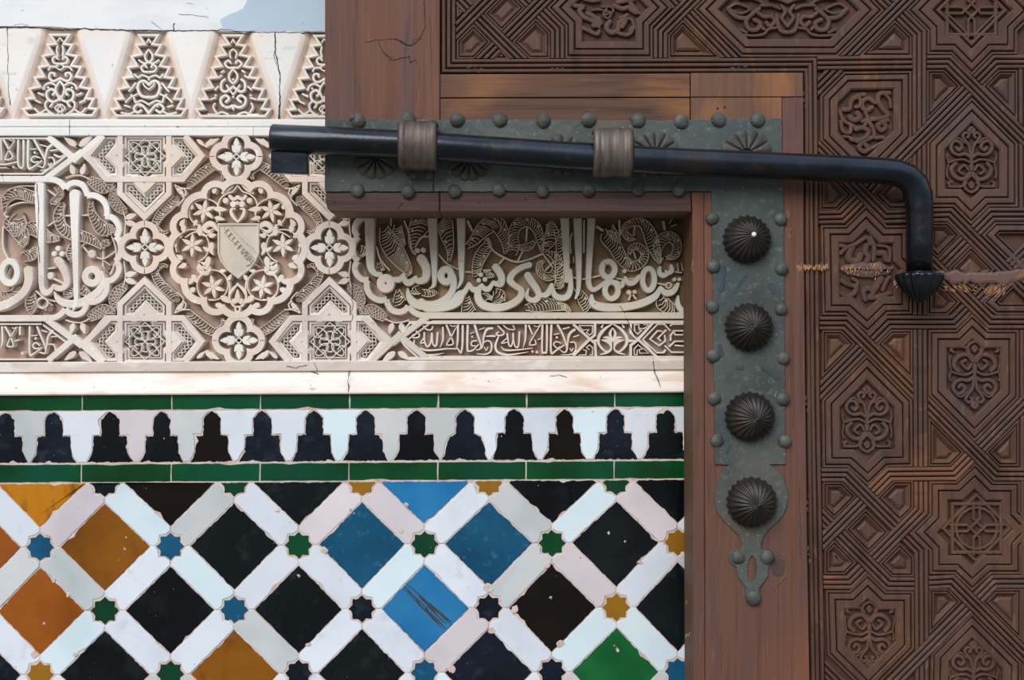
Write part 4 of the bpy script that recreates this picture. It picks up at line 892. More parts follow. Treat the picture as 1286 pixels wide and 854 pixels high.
# carved field backing
board([(553,-300),(1700,-300),(1700,1180),(1022,1180),(1018.2,900),(1014.6,700),(1012.2,500),(1010.2,300),(1009.4,92),(1009,90.8),(553,92.4)], 'deep_wood', 'carved_panel', h=-8.5, bev=.3)
panel = bpy.data.objects['carved_panel']
RP = ribprof(3, -6.5, -.9, 0)
RIBS = []
def rib(pts, w=18.6, lift=0, m='carved_wood', prof=RP, name=None): RIBS.append((pts, w, lift, m, prof, name))
OVER = [(1155,174,'R1b'),(1118,12,'R1c'),(1157,498,'V2'),(1131,669,'V2'),(1159,822,'R9'),(1222,757,'R8')]
A_ = 'carved_wood_across'
rib([(557.2,-300),(557.2,88.6),(1013.2,87.4),(1013.8,110),(1014.6,300),(1016.6,500),(1019.4,700),(1023,900),(1027,1180)], 6.2, 2, 'carved_wood', ribprof(1,-6.5,-1,0), 'edge')
rib([(566.6,-300),(566.6,79.2),(1021,77.4),(1021.5,120),(1023,300),(1024.6,500),(1028,700),(1031.5,900),(1036,1180)], 12.4, 2, 'carved_wood', ribprof(2,-6.5,-1,0), 'border')
rib([(560,51),(573,38),(641,-30),(760,-149)], 18.6, 1.1, A_, RP, 'U1')
rib([(540,-38.5),(560,-18.5),(662,83.5)], 18.6, 1.0, 'carved_wood', RP, 'U2')
rib([(596,86),(712,-30),(830,-148)], 18.6, .95, A_, RP, 'U3')
rib([(560,-104),(634,-30),(700.3,36.3),(700.3,86)], 18.6, .9, 'carved_wood', RP, 'U4')
rib([(830,82),(830,39),(899,-30),(960,-91)], 18.6, .65, 'carved_wood', RP, 'U5')
rib([(760,-87),(817,-30),(929,84.5)], 18.6, .6, 'carved_wood', RP, 'U6')
rib([(1009,127.5),(1167,-30),(1230,-93)], 18.6, .3, A_, RP, 'R1c')
rib([(1010,-104),(1084,-30),(1155.5,41.5),(1155.5,315),(1245,404.5),(1300,404.5),(1700,404.5)], 18.6, .72, 'carved_wood', RP, 'V1')
rib([(1015,78.8),(1192,77),(1291,176),(1700,585)], 18.6, .7, 'carved_wood', RP, 'R1')
rib([(1700,77),(1252,77),(1058,272),(1015,273)], 18.6, .6, A_, RP, 'R1b')
rib([(1015,173.5),(1113,272),(1193,269.5),(1290,366),(1700,776)], 18.6, .65, 'carved_wood', RP, 'R2')
rib([(1700,269),(1247,269),(1156,360),(1157.7,642),(1068,732),(1017,732)], 18.6, .4, A_, RP, 'V2')
rib([(1700,300),(1304,300),(1199,404.6),(1117,404.6),(1013,509)], 18.6, .45, A_, RP, 'R3a')
rib([(1013,406),(1063,406),(1253,596),(1700,596)], 18.6, .68, 'carved_wood', RP, 'R4')
rib([(1700,92),(1290,504),(1199,595.3),(1118,596),(1016,698)], 18.6, .5, A_, RP, 'R6')
rib([(1015,597),(1063,597),(1158,692),(1159,900),(1159,1180)], 18.6, .64, 'carved_wood', RP, 'R5')
rib([(1013,630),(1117,734),(1151,734),(1196,731),(1290,825),(1600,1135)], 18.6, .45, 'carved_wood', RP, 'R8')
rib([(1700,731),(1250,731),(1120,861),(1040,941)], 18.6, .55, A_, RP, 'R9')
rib([(1022,826),(1100,904)], 18.6, .3, 'carved_wood', RP, 'R12')
for ys in ((86,262),(414,588),(604,724),(740,1100)): rib([(1289+ys[0]/250,ys[0]),(1289+ys[1]/250,ys[1])], 18.6, .15, 'carved_wood', RP, 'V3')
def unit(a, b):
    l = sqrt((b[0]-a[0])**2+(b[1]-a[1])**2); return ((b[0]-a[0])/l, (b[1]-a[1])/l, l)
for ai, (pa, wa, la, ma, pra, na) in enumerate(RIBS):
    lens = [0]
    for i in range(len(pa)-1): lens.append(lens[-1]+unit(pa[i], pa[i+1])[2])
    cuts = []      # (s0, station0, s1, station1)
    for bi, (pb, wb, lb, mb, prb, nb_) in enumerate(RIBS):
        if ai == bi: continue
        for i in range(len(pa)-1):
            dx, dy, L = unit(pa[i], pa[i+1])
            for j in range(len(pb)-1):
                ex, ey, M = unit(pb[j], pb[j+1]); det = dx*ey-dy*ex
                if abs(det) < .3: continue
                rx, ry = pb[j][0]-pa[i][0], pb[j][1]-pa[i][1]; t = (rx*ey-ry*ex)/det; u = (rx*dy-ry*dx)/det
                if t < -2 or t > L+2 or u < -2 or u > M+2: continue
                x, y = pa[i][0]+dx*t, pa[i][1]+dy*t
                over = lb > la or (lb == la and bi > ai)
                for ox, oy, nm in OVER:
                    if abs(ox-x)+abs(oy-y) < 16 and nm in (na, nb_): over = nm == nb_
                if not over: continue
                st = []
                for sg in (-1, 1):
                    qx, qy = pb[j][0]-ey*sg*wb/2, pb[j][1]+ex*sg*wb/2
                    tt = ((qx-pa[i][0])*ey-(qy-pa[i][1])*ex)/det; st.append((tt, (qx, qy), (ex, ey)))
                st.sort(); cuts.append((lens[i]+st[0][0], i, st[0], lens[i]+st[1][0], st[1]))
    cuts.sort(key=lambda c: c[0]); b = MB(CARVE); prof = [(u, h-1.2) for u, h in pra]
    def seg(i): d = unit(pa[i], pa[i+1]); return pa[i], (d[0], d[1])
    def endst(i, p): P0, D = seg(i); return (P0, D, p, (-D[1], D[0]))
    pos = 0; cur = endst(0, pa[0]); pieces = []
    bounds = cuts+[(lens[-1]+1e9, None, None, None, None)]
    for s0, i, st0, s1, st1 in bounds:
        lst = [cur] if cur else []
        last = i if i is not None else len(pa)-2
        if cur is not None and s0 > pos+1:
            for k in range(1, len(pa)-1):
                if pos < lens[k] < min(s0, lens[-1]):
                    P0, D = seg(k-1); P1, D1 = seg(k); mx, my = D[0]+D1[0], D[1]+D1[1]
                    lst.append((P0, D, pa[k], (-my, mx)))
            if i is None: lst.append(endst(len(pa)-2, pa[-1]))
            else: P0, D = seg(i); lst.append((P0, D, st0[1], st0[2]))
            if len(lst) > 1: pieces.append(lst)
        if i is None: break
        if s1 > pos:
            pos = s1
            if s1 >= lens[-1]: cur = None
            else: P0, D = seg(i); cur = (P0, D, st1[1], st1[2])
    for k, lst in enumerate(pieces):
        b = MB(CARVE); b.piece(lst, prof, wa, .25*la if la < 1.5 else .35); b.build('moulding', ma, panel)
# cells
RIM = [(-.2,-7),(.5,-2.6),(.9,-1.7),(3.0,-1.7),(3.4,-2.4),(3.7,-7),(4.5,-7),(4.8,-2.6),(6.0,-1.2),(10.4,-.9),(11.6,-2.2),(12,-9),(13.0,-9)]
def panelcell(poly, d=23, frame=-1.6, floor=-10.5, name='medallion', m='carved_wood'):
    b = MB(CARVE); b.nest(poly, RIM+[(13.2,frame-.8),(14,frame),(d-1.6,frame),(d-.8,frame-1),(d,frame-1.2),(d+.6,floor)], fill=True)
    return b.build(name, m, panel)
def smallcell(poly, name='small_lozenge', k=1.0, m='carved_wood'):
    b = MB(CARVE); pr = [(-.6,-6),(.3,-2.4),(.8,-1.9),(2.0,-1.9),(2.4,-2.6),(2.7,-7),(3.5,-7),(3.9,-2.6),(4.4,-1.9),(5.2,-1.9),(9.2*k,-6.2),(9.6*k,-7.4),(10.6*k,-7.4),(11*k,-5),(14*k,-3.4)]
    b.nest(poly, pr, fill=True); return b.build(name, m, panel)
def tri(poly, name='small_lozenge'):
    b = MB(CARVE); b.nest(poly, [(-.6,-6),(.3,-2.2),(2.2,-2.0),(2.6,-7),(3.4,-7),(3.8,-2.4),(5,-2.2),(7,-5.4)], fill=True); b.build(name, 'carved_wood', panel)
def arab(cell, S, m='carved_wood', name='arabesque', h=-2.6, sm=4):
    b = MB(CARVE)
    for pts, w in S: b.stroke(pts, w*(1.3 if sm else 1.15), -11, h, [(-1,0),(-.88,.7),(-.6,.96),(0,1),(.6,.96),(.88,.7),(1,0)], sm=sm)
    return b.build(name, m, cell)
def arabesque(cx, cy, fl=1, sc=1.0, h=-2.4):     # fl=1: bud up; -1: bud down
    S = []
    D = [([(0,-37),(3,-34),(0,-31)],5), ([(0,6),(1.5,-6),(3,-14),(8,-21),(11,-27),(7,-31),(3,-28),(5,-25)],3.8),
         ([(1,0),(8,-4),(16,-3),(23,-6),(26,-13),(22,-20),(15,-19),(12,-13),(16,-9),(19,-12)],4.4), ([(9,-18),(16,-24),(22,-22)],2.6),
         ([(0,8),(10,3),(20,4),(29,7)],3.0), ([(29,7),(31,0),(30,-4)],2.4), ([(4,16),(8,10),(12,12),(16,17),(11,21)],3.4), ([(29,9),(31,20),(30,26)],2.2),
         ([(2,20),(8,27),(16,27),(23,22),(25,14),(20,8)],5.2), ([(8,28),(7,33),(14,37),(29,37)],3.0), ([(0,44),(7,40),(9,32),(4,26),(0,22)],3.8),
         ([(0,38),(2,35),(0,32)],4), ([(26,31),(29,33),(27,36)],3.2), ([(0,16),(-1,12),(0,8)],4)]
    for p, w in D:
        for sg in (-1, 1): S.append(([(cx+sg*x*sc, cy+fl*y*sc) for x, y in p], w*sc))
    return S
def lattice(cx, cy, r=28):
    b = []
    q = lambda L, w=3.2: b.append(([(cx+x, cy+y) for x, y in L], w))
    return q, b
# big cells
C1 = panelcell([(1030.4,119.5),(1060.5,89),(1146,88),(1146,173),(1086.5,232.5),(1030.4,176)], 23)
arab(C1, [([(1100,128),(1092,123),(1085,126),(1084,134),(1090,138),(1096,134)],6), ([(1086,118),(1077,120),(1070,127),(1068,136),(1060,137)],6), ([(1072,124),(1080,122),(1082,131),(1076,134)],5), ([(1118,116),(1106,117),(1104,126),(1110,136),(1116,144),(1108,148),(1096,149)],6),
  ([(1112,117),(1118,124),(1120,134)],4), ([(1068,146),(1074,150),(1081,147),(1078,141)],7), ([(1056,138),(1060,150),(1070,156),(1078,160),(1086,158),(1090,150)],5), ([(1057,152),(1060,164),(1068,166),(1070,158),(1066,154)],5),
  ([(1108,152),(1114,158),(1108,163),(1104,156),(1116,150)],6), ([(1090,148),(1098,162),(1100,172),(1110,172),(1114,178)],5), ([(1076,162),(1084,160),(1092,164),(1088,172),(1078,176),(1070,174)],6), ([(1096,172),(1086,177),(1080,184),(1086,190),(1092,186),(1088,181)],6),
  ([(1092,188),(1102,182),(1110,178)],4), ([(1078,178),(1068,172),(1060,171)],4), ([(1088,141),(1091,148),(1084,152)],5)])
C2 = panelcell([(1031,282),(1062,282),(1088.5,256),(1115,282.5),(1146,282),(1146,318.5),(1165,337.5),(1146.5,357),(1146.5,394.5),(1116,395),(1090.5,420),(1063,396),(1033,396)], 23, name='star_medallion')
arab(C2, [([(1057,318),(1064,311),(1074,307),(1082,302),(1090,298),(1094,306)],5), ([(1072,309),(1068,318),(1068,326),(1078,328),(1082,320)],8), ([(1090,308),(1088,316),(1092,322),(1090,328)],7), ([(1094,298),(1099,310),(1098,326)],6), ([(1104,308),(1116,310),(1119,318),(1118,328)],4), ([(1104,318),(1112,318),(1114,326)],7),
  ([(1056,308),(1062,309)],5), ([(1058,352),(1066,357),(1076,360),(1074,368),(1064,372),(1058,368)],6), ([(1072,350),(1078,354),(1076,360)],5), ([(1088,376),(1086,366),(1092,362),(1098,368),(1094,374),(1106,372),(1118,368)],6), ([(1098,366),(1104,356),(1108,350)],8), ([(1110,364),(1114,354),(1118,348)],5), ([(1084,344),(1092,340),(1096,346)],6)])
C3 = panelcell([(1032.5,502.5),(1089.5,444.5),(1147,502.5),(1147.6,587),(1116,587.5),(1091,611.5),(1065,588),(1033.6,588)], 23)
arab(C3, arabesque(1090, 524, 1, 1.0))
C4 = panelcell([(1037,741.5),(1067.5,741.5),(1090.5,719.5),(1114,742.5),(1149,742.5),(1149.3,816),(1091.5,874),(1039.5,823)], 24)
arab(C4, arabesque(1093, 801, -1, 1.0))
C5 = panelcell([(1164.8,178),(1221.5,121),(1279.5,179),(1279.5,260),(1243.5,260),(1220.5,282.5),(1198,260),(1164.8,260)], 23)
arab(C5, arabesque(1221.5, 197, 1, 1.0))
C6 = panelcell([(1166.6,413.8),(1201,413.8),(1221.8,393.5),(1243.5,413.8),(1281,413.8),(1281,500),(1225,556),(1166.6,497)], 23.5)
arab(C6, arabesque(1225.5, 474, -1, 1.03))
S1 = starpoly(1221.5, 12, 57, 83)
S1 = [(1165,68),(1195,68),(1221.3,95),(1248,68),(1279,68),(1279,38.5),(1306,12),(1279,-15),(1279,-44),(1248,-44),(1221.3,-70),(1195,-44),(1165,-44),(1165,-15),(1138,12),(1165,38.5)]
def starlace(cell, cx, cy, ringr=0):
    q = lambda p, w=4.2: SL.append(([(cx+x, cy+y) for x, y in p], w+.8)); SL = []
    a, d = 30.5, 42
    q([(-a,-a),(a,-a),(a,a),(-a,a),(-a,-a)]); q([(0,-d),(d,0),(0,d),(-d,0),(0,-d)])
    if ringr: q([(ringr*cos(t*pi/8), ringr*sin(t*pi/8)) for t in range(17)], 3.2)
    q([(-33,-4),(-12,-4),(0,8),(12,-4),(33,-4)], 3); q([(-33,4),(-12,4),(0,-8),(12,4),(33,4)], 3)
    q([(-4,-33),(-4,-12),(8,0),(-4,12),(-4,33)], 3); q([(4,-33),(4,-12),(-8,0),(4,12),(4,33)], 3)
    if not ringr:
        q([(-a,-12),(-12,-a)], 3); q([(a,-12),(12,-a)], 3); q([(-a,12),(-12,a)], 3); q([(a,12),(12,a)], 3); q([(-a,4),(-4,a)], 2.4); q([(a,4),(4,a)], 2.4)
    arab(cell, SL, name='interlace', h=-2.8, sm=0)
C7 = panelcell(S1, 24, name='star_medallion'); starlace(C7, 1221.5, 12)
C8 = panelcell([(1167.4,604.3),(1201,604.3),(1225.8,581),(1249,604.8),(1283,604.8),(1283,642),(1306,665),(1284,688),(1284,722),(1246,722),(1221.8,744),(1199,722),(1168,722),(1168,693),(1144.5,669),(1167.4,646)], 24, name='star_medallion')
starlace(C8, 1228, 664, 26)
C9 = panelcell([(1170,822),(1221.8,769.5),(1284,832),(1284,915),(1168,915)], 23); arab(C9, arabesque(1224, 845, 1, 1.0))
# top cartouches
C10 = panelcell([(709.6,73.5),(709.6,32.5),(686,9),(725,-30),(806,-30),(845,9),(820.5,33.5),(820.5,73.5)], 22, name='cartouche')
arab(C10, [([(722,6),(732,8),(728,12),(733,20),(744,25),(752,32),(746,20),(738,16)],6), ([(744,12),(754,11),(762,14)],3), ([(746,31),(754,28),(750,22)],7), ([(732,34),(740,38),(750,42),(753,38)],5), ([(766,26),(762,34),(768,40),(776,37),(778,28),(786,24),(782,32)],6.5), ([(762,10),(758,18),(764,22),(768,16),(760,12)],3), ([(756,8),(768,8),(770,14),(760,18)],3),
  ([(772,6),(782,10),(790,8),(794,12),(800,14),(792,2)],6), ([(776,2),(786,0),(796,-2)],6), ([(776,40),(786,43),(793,40),(796,32),(792,38)],5), ([(786,22),(794,24),(797,34)],4), ([(734,-2),(744,0),(752,-1)],5), ([(780,22),(788,18)],5), ([(800,14),(804,16)],4)])
C11 = panelcell([(931,71.5),(870,11),(912,-30),(1070,-30),(1112,12),(1052.5,71.5)], 23, name='cartouche')
S = []
for sg in (-1, 1):
    X = lambda x: 990+sg*x
    for p, w in (([(X(75),10),(X(66),4),(X(56),6),(X(48),11),(X(58),16),(X(66),14),(X(75),10)],3.4), ([(X(75),10),(X(64),20),(X(52),22)],6), ([(X(36),10),(X(46),18),(X(52),26),(X(48),36),(X(38),36),(X(35),28),(X(42),24)],5.6), ([(X(52),40),(X(60),36)],4),
                 ([(X(38),14),(X(30),20),(X(20),20),(X(16),26),(X(22),32),(X(27),27)],5), ([(X(14),18),(X(12),30),(X(8),38),(X(0),40)],5), ([(X(34),6),(X(20),6),(X(10),10)],4), ([(X(8),6),(X(3),14),(X(7),22),(X(0),32)],4.4), ([(X(14),34),(X(24),36),(X(30),42),(X(42),44),(X(58),43)],3.6), ([(X(60),-4),(X(40),-2),(X(30),4)],4), ([(X(22),-4),(X(10),-2),(X(0),2)],5), ([(X(30),36),(X(36),30)],4)): S.append((p, w))
arab(C11, S)
for poly in ([(1165,87),(1187,87),(1208,108),(1165,151)], [(1279,87),(1255,87),(1234,108),(1279,153)], [(1030,202),(1072,244),(1052,264),(1030,264)], [(1098,244),(1146,196),(1146,263),(1117,263)],
             [(1165,279),(1191,279),(1207.5,295.5),(1178.5,324.5),(1165,311)], [(1165,396),(1191,396),(1207.5,379.5),(1178.5,351),(1165,364)], [(1191.5,337.5),(1220.5,308.5),(1250.5,338.5),(1221.5,367.5)],
             [(1033,415),(1058,415),(1075.5,432.5),(1033,475)], [(1101.5,432.5),(1120,414),(1147,414),(1147,478)], [(1167,523),(1212.5,568.5),(1195,586),(1167,586)], [(1238.5,568.5),(1281,526),(1281,586),(1256,586)],
             [(1034,606),(1059,606),(1077,624),(1048.5,652.5),(1034,638)], [(1101,626),(1123,604),(1148,604),(1148,639),(1131,656)], [(1061.5,665.5),(1088,639),(1118,669),(1091.5,695.5)],
             [(1036,691),(1048.5,678.5),(1077,707),(1062,722),(1036,722)], [(1104.5,708.5),(1131,682),(1149,700),(1149,725),(1121,725)], [(1168,740),(1192,740),(1208.5,756.5),(1168,798)], [(1234,756.5),(1250,740),(1284,740),(1284,806)],
             [(839.5,43),(858,24),(907,73),(839.5,73)], [(1079,70.5),(1125,24.5),(1146,45.5),(1146,70.5)]): smallcell(poly)
for poly in ([(573.5,73.5),(573.5,50.5),(594.7,29.3),(617,52),(595.5,73.5)], [(643,52),(673,22),(691,40),(691,73.5),(665,73.5)], [(607.5,16.5),(637.5,-13.5),(660,9),(630,39)]):
    b = MB(CARVE); b.nest(poly, [(-.6,-6),(.3,-2.2),(.8,-1.8),(2.2,-1.8),(2.6,-7),(3.3,-7),(3.7,-2.4),(4.3,-1.9),(5,-1.9),(8.6,-5.6),(9,-5.8),(12.5,-3.6)], fill=True); b.build('small_lozenge', 'carved_wood', panel)
tri([(617.5,74),(629.5,62),(641.5,74)]); tri([(573.5,22),(573.5,4),(583,12.5)])
panelcell([(1233.5,295.5),(1251,278),(1400,278),(1400,372),(1312,372)], 15, name='star_medallion'); panelcell([(1233.5,380.5),(1252,396),(1400,396),(1400,310),(1304,310)], 15, name='star_medallion')
# scraped repair across the carving and pale scratches
b = MB(CARVE); b.nest([(1171,342),(1190,338),(1225,343),(1262,341),(1290,336),(1420,336),(1420,352),(1290,352),(1262,358),(1230,357),(1196,355),(1172,352)], [(-1,-6),(1,-.6),(4,.4)], jit=jitter([(1171,342),(1190,338),(1225,343),(1262,341),(1290,336),(1420,336),(1420,352),(1290,352),(1262,358),(1230,357),(1196,355),(1172,352)], 5, 1.2)); b.build('worn_patch', 'worn_wood', panel)
b = MB(CARVE); b.nest(circ(1090,338,34,12,n=18), [(0,-7),(2,-3.2),(7,-2.0)], jit=jitter(circ(1090,338,34,12,n=18), 6, 1.6)); b.build('worn_patch', 'worn_wood', panel)
b = MB(DOOR); rr = random.Random(3)
def scr(x0, x1, y0, y1, n, ang, h, L=7):
    for i in range(n):
        x = rr.uniform(x0, x1); y = rr.gauss((y0+y1)/2, (y1-y0)/3.4); l = rr.uniform(.5, 1)*L; a = math.radians(ang+rr.gauss(0, 8))
        b.stroke([(x-l/2*cos(a), y+l/2*sin(a)), (x, y+rr.gauss(0,.3)), (x+l/2*cos(a), y-l/2*sin(a))], [.4, rr.uniform(.6, 1.5), .4], h-.3, h+.12, [(-1,0),(0,1),(1,0)], cap='n')
scr(999, 1041, 333, 338.5, 150, 90, .05, 4.5); scr(1056, 1075, 333, 341, 26, 88, -2.0, 5); scr(1075, 1122, 330, 348, 26, 80, -2.0, 5)
scr(1182, 1215, 358, 366, 22, -42, -1, 9); scr(1238, 1262, 358, 370, 40, 48, -1, 9); scr(1215, 1240, 358, 366, 10, -30, -1, 6); scr(1120,1128,352,362,5,60,-1,6)
scr(868.6, 871, 330, 344, 10, 90, .1, 6); scr(989, 993, 264, 300, 8, 85, .1, 7); scr(860, 866, 760, 850, 3, 80, .1, 8)
b.build('scratch_mark', 'raw_wood', dr, kind='stuff')
# cracks, holes, knots in the boards
for p, w in (([(459,53),(472,50),(488,49.5),(497,49),(505,54),(513,58),(517,56.5),(523,53),(528,47),(534,34),(533,0)],1.3), ([(475,53),(480,63),(486,70),(492,76),(503,73),(515,71)],1.0), ([(517,57),(520,50),(530,48)],.9), ([(513,70),(516,79),(522,75)],1.3), ([(522,74),(527,86),(526,108),(522,128)],.8), ([(482,66),(492,72),(489,77)],.8),
             ([(497,49),(505,52),(511,57),(516,57)],2.2)): cracked(p, dr, w, h=.1, pl=DOOR)
for x, y, w in ((553,0,1.4),(882.8,0,0)):
    if w: cracked([(552.7,92),(552.8,150)], dr, w, h=-.8, pl=DOOR)
b = MB(DOOR)
for x, y, r in ((901,136,1.5),(910,134.5,1.5),(420,254,1.2),(602,254,1.1),(660,250,1.3),(658,132,.1)): b.disc(x, y, r, -.3, .05, 8)
b.build('nail_hole', 'dark', dr)
cracked([(499,262),(506,254)], dr, 1, h=.0, pl=DOOR)
for x0, y0, L in ((886,470,60),(884,640,90),(996,420,120),(960,770,70),(905,800,50),(1004,610,90),(430,20,70),(446,100,40),(540,20,60)):
    cracked([(x0,y0),(x0+.6,y0+L/2),(x0+1.2,y0+L)], dr, .45, h=-.02, pl=DOOR)
b = MB(DOOR); q = circ(977,712,10,13,n=16); b.nest(q, [(0,-.2),(1,.12),(3,.3),(6,.1)], jit=jitter(q, 6, .8)); b.build('wood_knot', 'dark_knot', dr, True)
b = MB(DOOR); b.stroke([(974,698),(981,697),(987,703),(989,712),(987,722),(981,730),(974,737),(972,744)], [.8,1.6,3,2.4,3.2,2.4,1.6,.6], -.3, .5, [(-1,0),(-.5,.8),(0,1),(.5,.8),(1,0)], sm=5); b.build('knot_ridge', 'block_wood', dr, True)
# ---------------------------------------------------------------- iron plates
b = MB(DOOR); J = [(408,150.5),(470,150),(520,151),(544,150.4),(544,241),(408,241)]
b.nest(J, [(0,-.5),(.2,1.8),(.8,2.2)], jit=jitter(J, 6, .25)); ip1 = b.build('iron_plate', 'iron_plate', dr)
b = MB(DOOR); J = [(544.6,150.6),(640,150),(760,151.5),(870,151),(982,148.5),(982.6,240.5),(545,241)]
b.nest(J, [(0,-.5),(.2,1.6),(.8,2.0)], jit=jitter(J, 6, .3)); ip = b.build('iron_plate', 'iron_plate', dr)
vp = [(892.6,236),(983.6,236),(985,400),(986.5,583.5),(967,583.5),(978,592),(985,603),(989,618),(988.6,634),(984,646),(975,656.5),(966,664),(959,673),(955.5,683),(956,689.5),(961,690),(969,693),(973,700),(970,707),(965.4,711),(964.6,722),(959,731),(953.4,738),(953.2,743),(954,748),(950,754),(945,757),(939,754),(936,748),(937,740),(934,734),(927,726),(924.4,712),(917,707.5),(914.6,700),(917,692.6),(923,689.6),(930.4,689),(930.6,682),(927,672),(918.5,664),(908,654),(900.5,644),(896.5,630),(897,615),(901,602),(907,592),(914.6,584),(897.4,583.5),(895,400)]
hole = [(944,696),(948,701),(950,712),(949,722),(945.5,728),(941.5,729.5),(938.5,724),(938,712),(940,702)]
b = MB(DOOR)
b.nest(vp, [(0,-.5),(.25,1.9),(.9,2.5)], fill=False)
import mathutils
def fillhole(b, outer, inner, h):
    cu = ccw(outer); ci = ccw(inner)
    tr = mathutils.geometry.tessellate_polygon([[Vector((x, y, 0)) for x, y in cu], [Vector((x, y, 0)) for x, y in ci[::-1]]])
    allp = cu+ci[::-1]; ids = [b.pt(x, y, h) for x, y in allp]
    for t in tr: b.face(tuple(ids[i] for i in t[::-1]))
fillhole(b, inset(ccw(vp), .9), hole, 2.5)
ii = [b.pt(x, y, 2.5) for x, y in ccw(hole)]; i2 = [b.pt(x, y, 0) for x, y in ccw(hole)]
for k in range(len(ii)): b.face((ii[k], ii[(k+1) % len(ii)], i2[(k+1) % len(ii)], i2[k]))
vp_o = b.build('iron_plate', 'iron_plate', dr, label='upright iron plate ending in a round lobe and keyhole-shaped tail')
def rivet(x, y, r, par):
    b = MB(DOOR); n = 11; base = 2.2; prof = [(0,base-2.5),(.02,base+1.2),(.10,base+2.2),(.34,base+3.7),(.66,base+4.6)]
    p = [(x+r*(1+R.gauss(0,.04))*cos(2*pi*i/n), y+r*(1+R.gauss(0,.04))*sin(2*pi*i/n)) for i in range(n)]
    loops = [[b.pt(x+(q[0]-x)*(1-d), y+(q[1]-y)*(1-d), h) for q in p] for d, h in prof]
    for A, B in zip(loops, loops[1:]):
        for i in range(n): b.face((A[i], B[i], B[(i+1) % n], A[(i+1) % n]))
    c = b.pt(x+R.gauss(0,1), y+R.gauss(0,1), base+5.0)
    for i in range(n): b.face((loops[-1][i], c, loops[-1][(i+1) % n]))
    b.build('rivet', 'rivet_iron', par)
for x, y in ((450,153),(513,150.5),(574,151),(628,151),(682.5,152),(739,151),(801,152),(855,153),(902,151),(951,151.5)): rivet(x, y, 9.6, ip1 if x < 544 else ip)
for x, y in ((449.5,239),(513,241),(571,240.5),(626,238.5),(681,240),(739,239),(801,238),(852,239)): rivet(x, y, 8.8, ip1 if x < 544 else ip)
for x, y in ((894,274.5),(896,335),(894.5,385),(895.5,447),(897,500.5),(900,553),(980,276),(981,338),(980.3,388.5),(983.2,450),(983,501.5),(984.5,554)): rivet(x, y, 8.5, vp_o)
for x, y, r in ((926,699.5,9),(963.3,699,9.2),(945.6,750.5,10)): rivet(x, y, r, vp_o)
rivet(444,149,5,ip1)
def boss(x, y, r, par, tipdx=0, tipdy=0, high=26, white=False):
    b = MB(DOOR); nf = 22; n = nf*4; m = 11; loops = []
    for j in range(m):
        t = j/(m-1); a = t*pi/2; rr_ = cos(a*.98); hh = 2+high*sin(a)**.9 if j else 1.5
        L = []
        for i in range(n):
            th = 2*pi*i/n; fl = 1-.085*abs(cos(nf*th/2))**1.5*(.35+.65*rr_)*(1 if j < m-1 else 0)
            tw = .10*t
            L.append(b.pt(x+tipdx*t*t+r*rr_*fl*cos(th+tw), y+tipdy*t*t+r*rr_*fl*sin(th+tw), hh*(1-(1-fl)*1.2)))
        loops.append(L)
    for A, B in zip(loops, loops[1:]):
        for i in range(n): b.face((A[i], B[i], B[(i+1) % n], A[(i+1) % n]))
    b.face(tuple(loops[-1][::-1]))
    o = b.build('fluted_boss', 'boss_iron', par, True)
    b = MB(DOOR); b.disc(x+tipdx, y+tipdy, 3.4, high, high+3.2, 10, dome=True); b.build('boss_tip', 'white_plaster' if white else 'boss_iron', par, True, label='tip with its highlight coloured white' if white else None)  # white tip stands in for the highlight on the boss
boss(937, 301, 31, vp_o, 4, -4, white=True); boss(939.5, 411, 31, vp_o, 3, 0); boss(940.5, 523, 32, vp_o, 5, 2); boss(943, 630, 32.5, vp_o, 4, 1)
def shell(x, y, r, par, nf=12):
    b = MB(DOOR); n = nf*6; loops = []
    for j, (q, h) in enumerate(((1,1.8),(.97,3.2),(.8,4.6),(.5,5.4),(.2,5.8))):
        L = []
        for i in range(n):
            th = 2*pi*i/n; g = abs(sin(nf*th/2))**.35
            L.append(b.pt(x+r*q*(.93+.07*g)*cos(th), y+r*q*.93*(.93+.07*g)*sin(th), 1.8+(h-1.8)*(.25+.75*g)))
        loops.append(L)
    for A, B in zip(loops, loops[1:]):
        for i in range(n): b.face((A[i], B[i], B[(i+1) % n], A[(i+1) % n]))
    b.face(tuple(loops[-1][::-1])); b.build('shell_rosette', 'shell_iron', par)
for x, y, r, p in ((472,199,29,ip1),(589,202,28,ip),(706,196,30,ip),(822,193,31,ip),(937,193,33,ip)): shell(x, y, r, p)
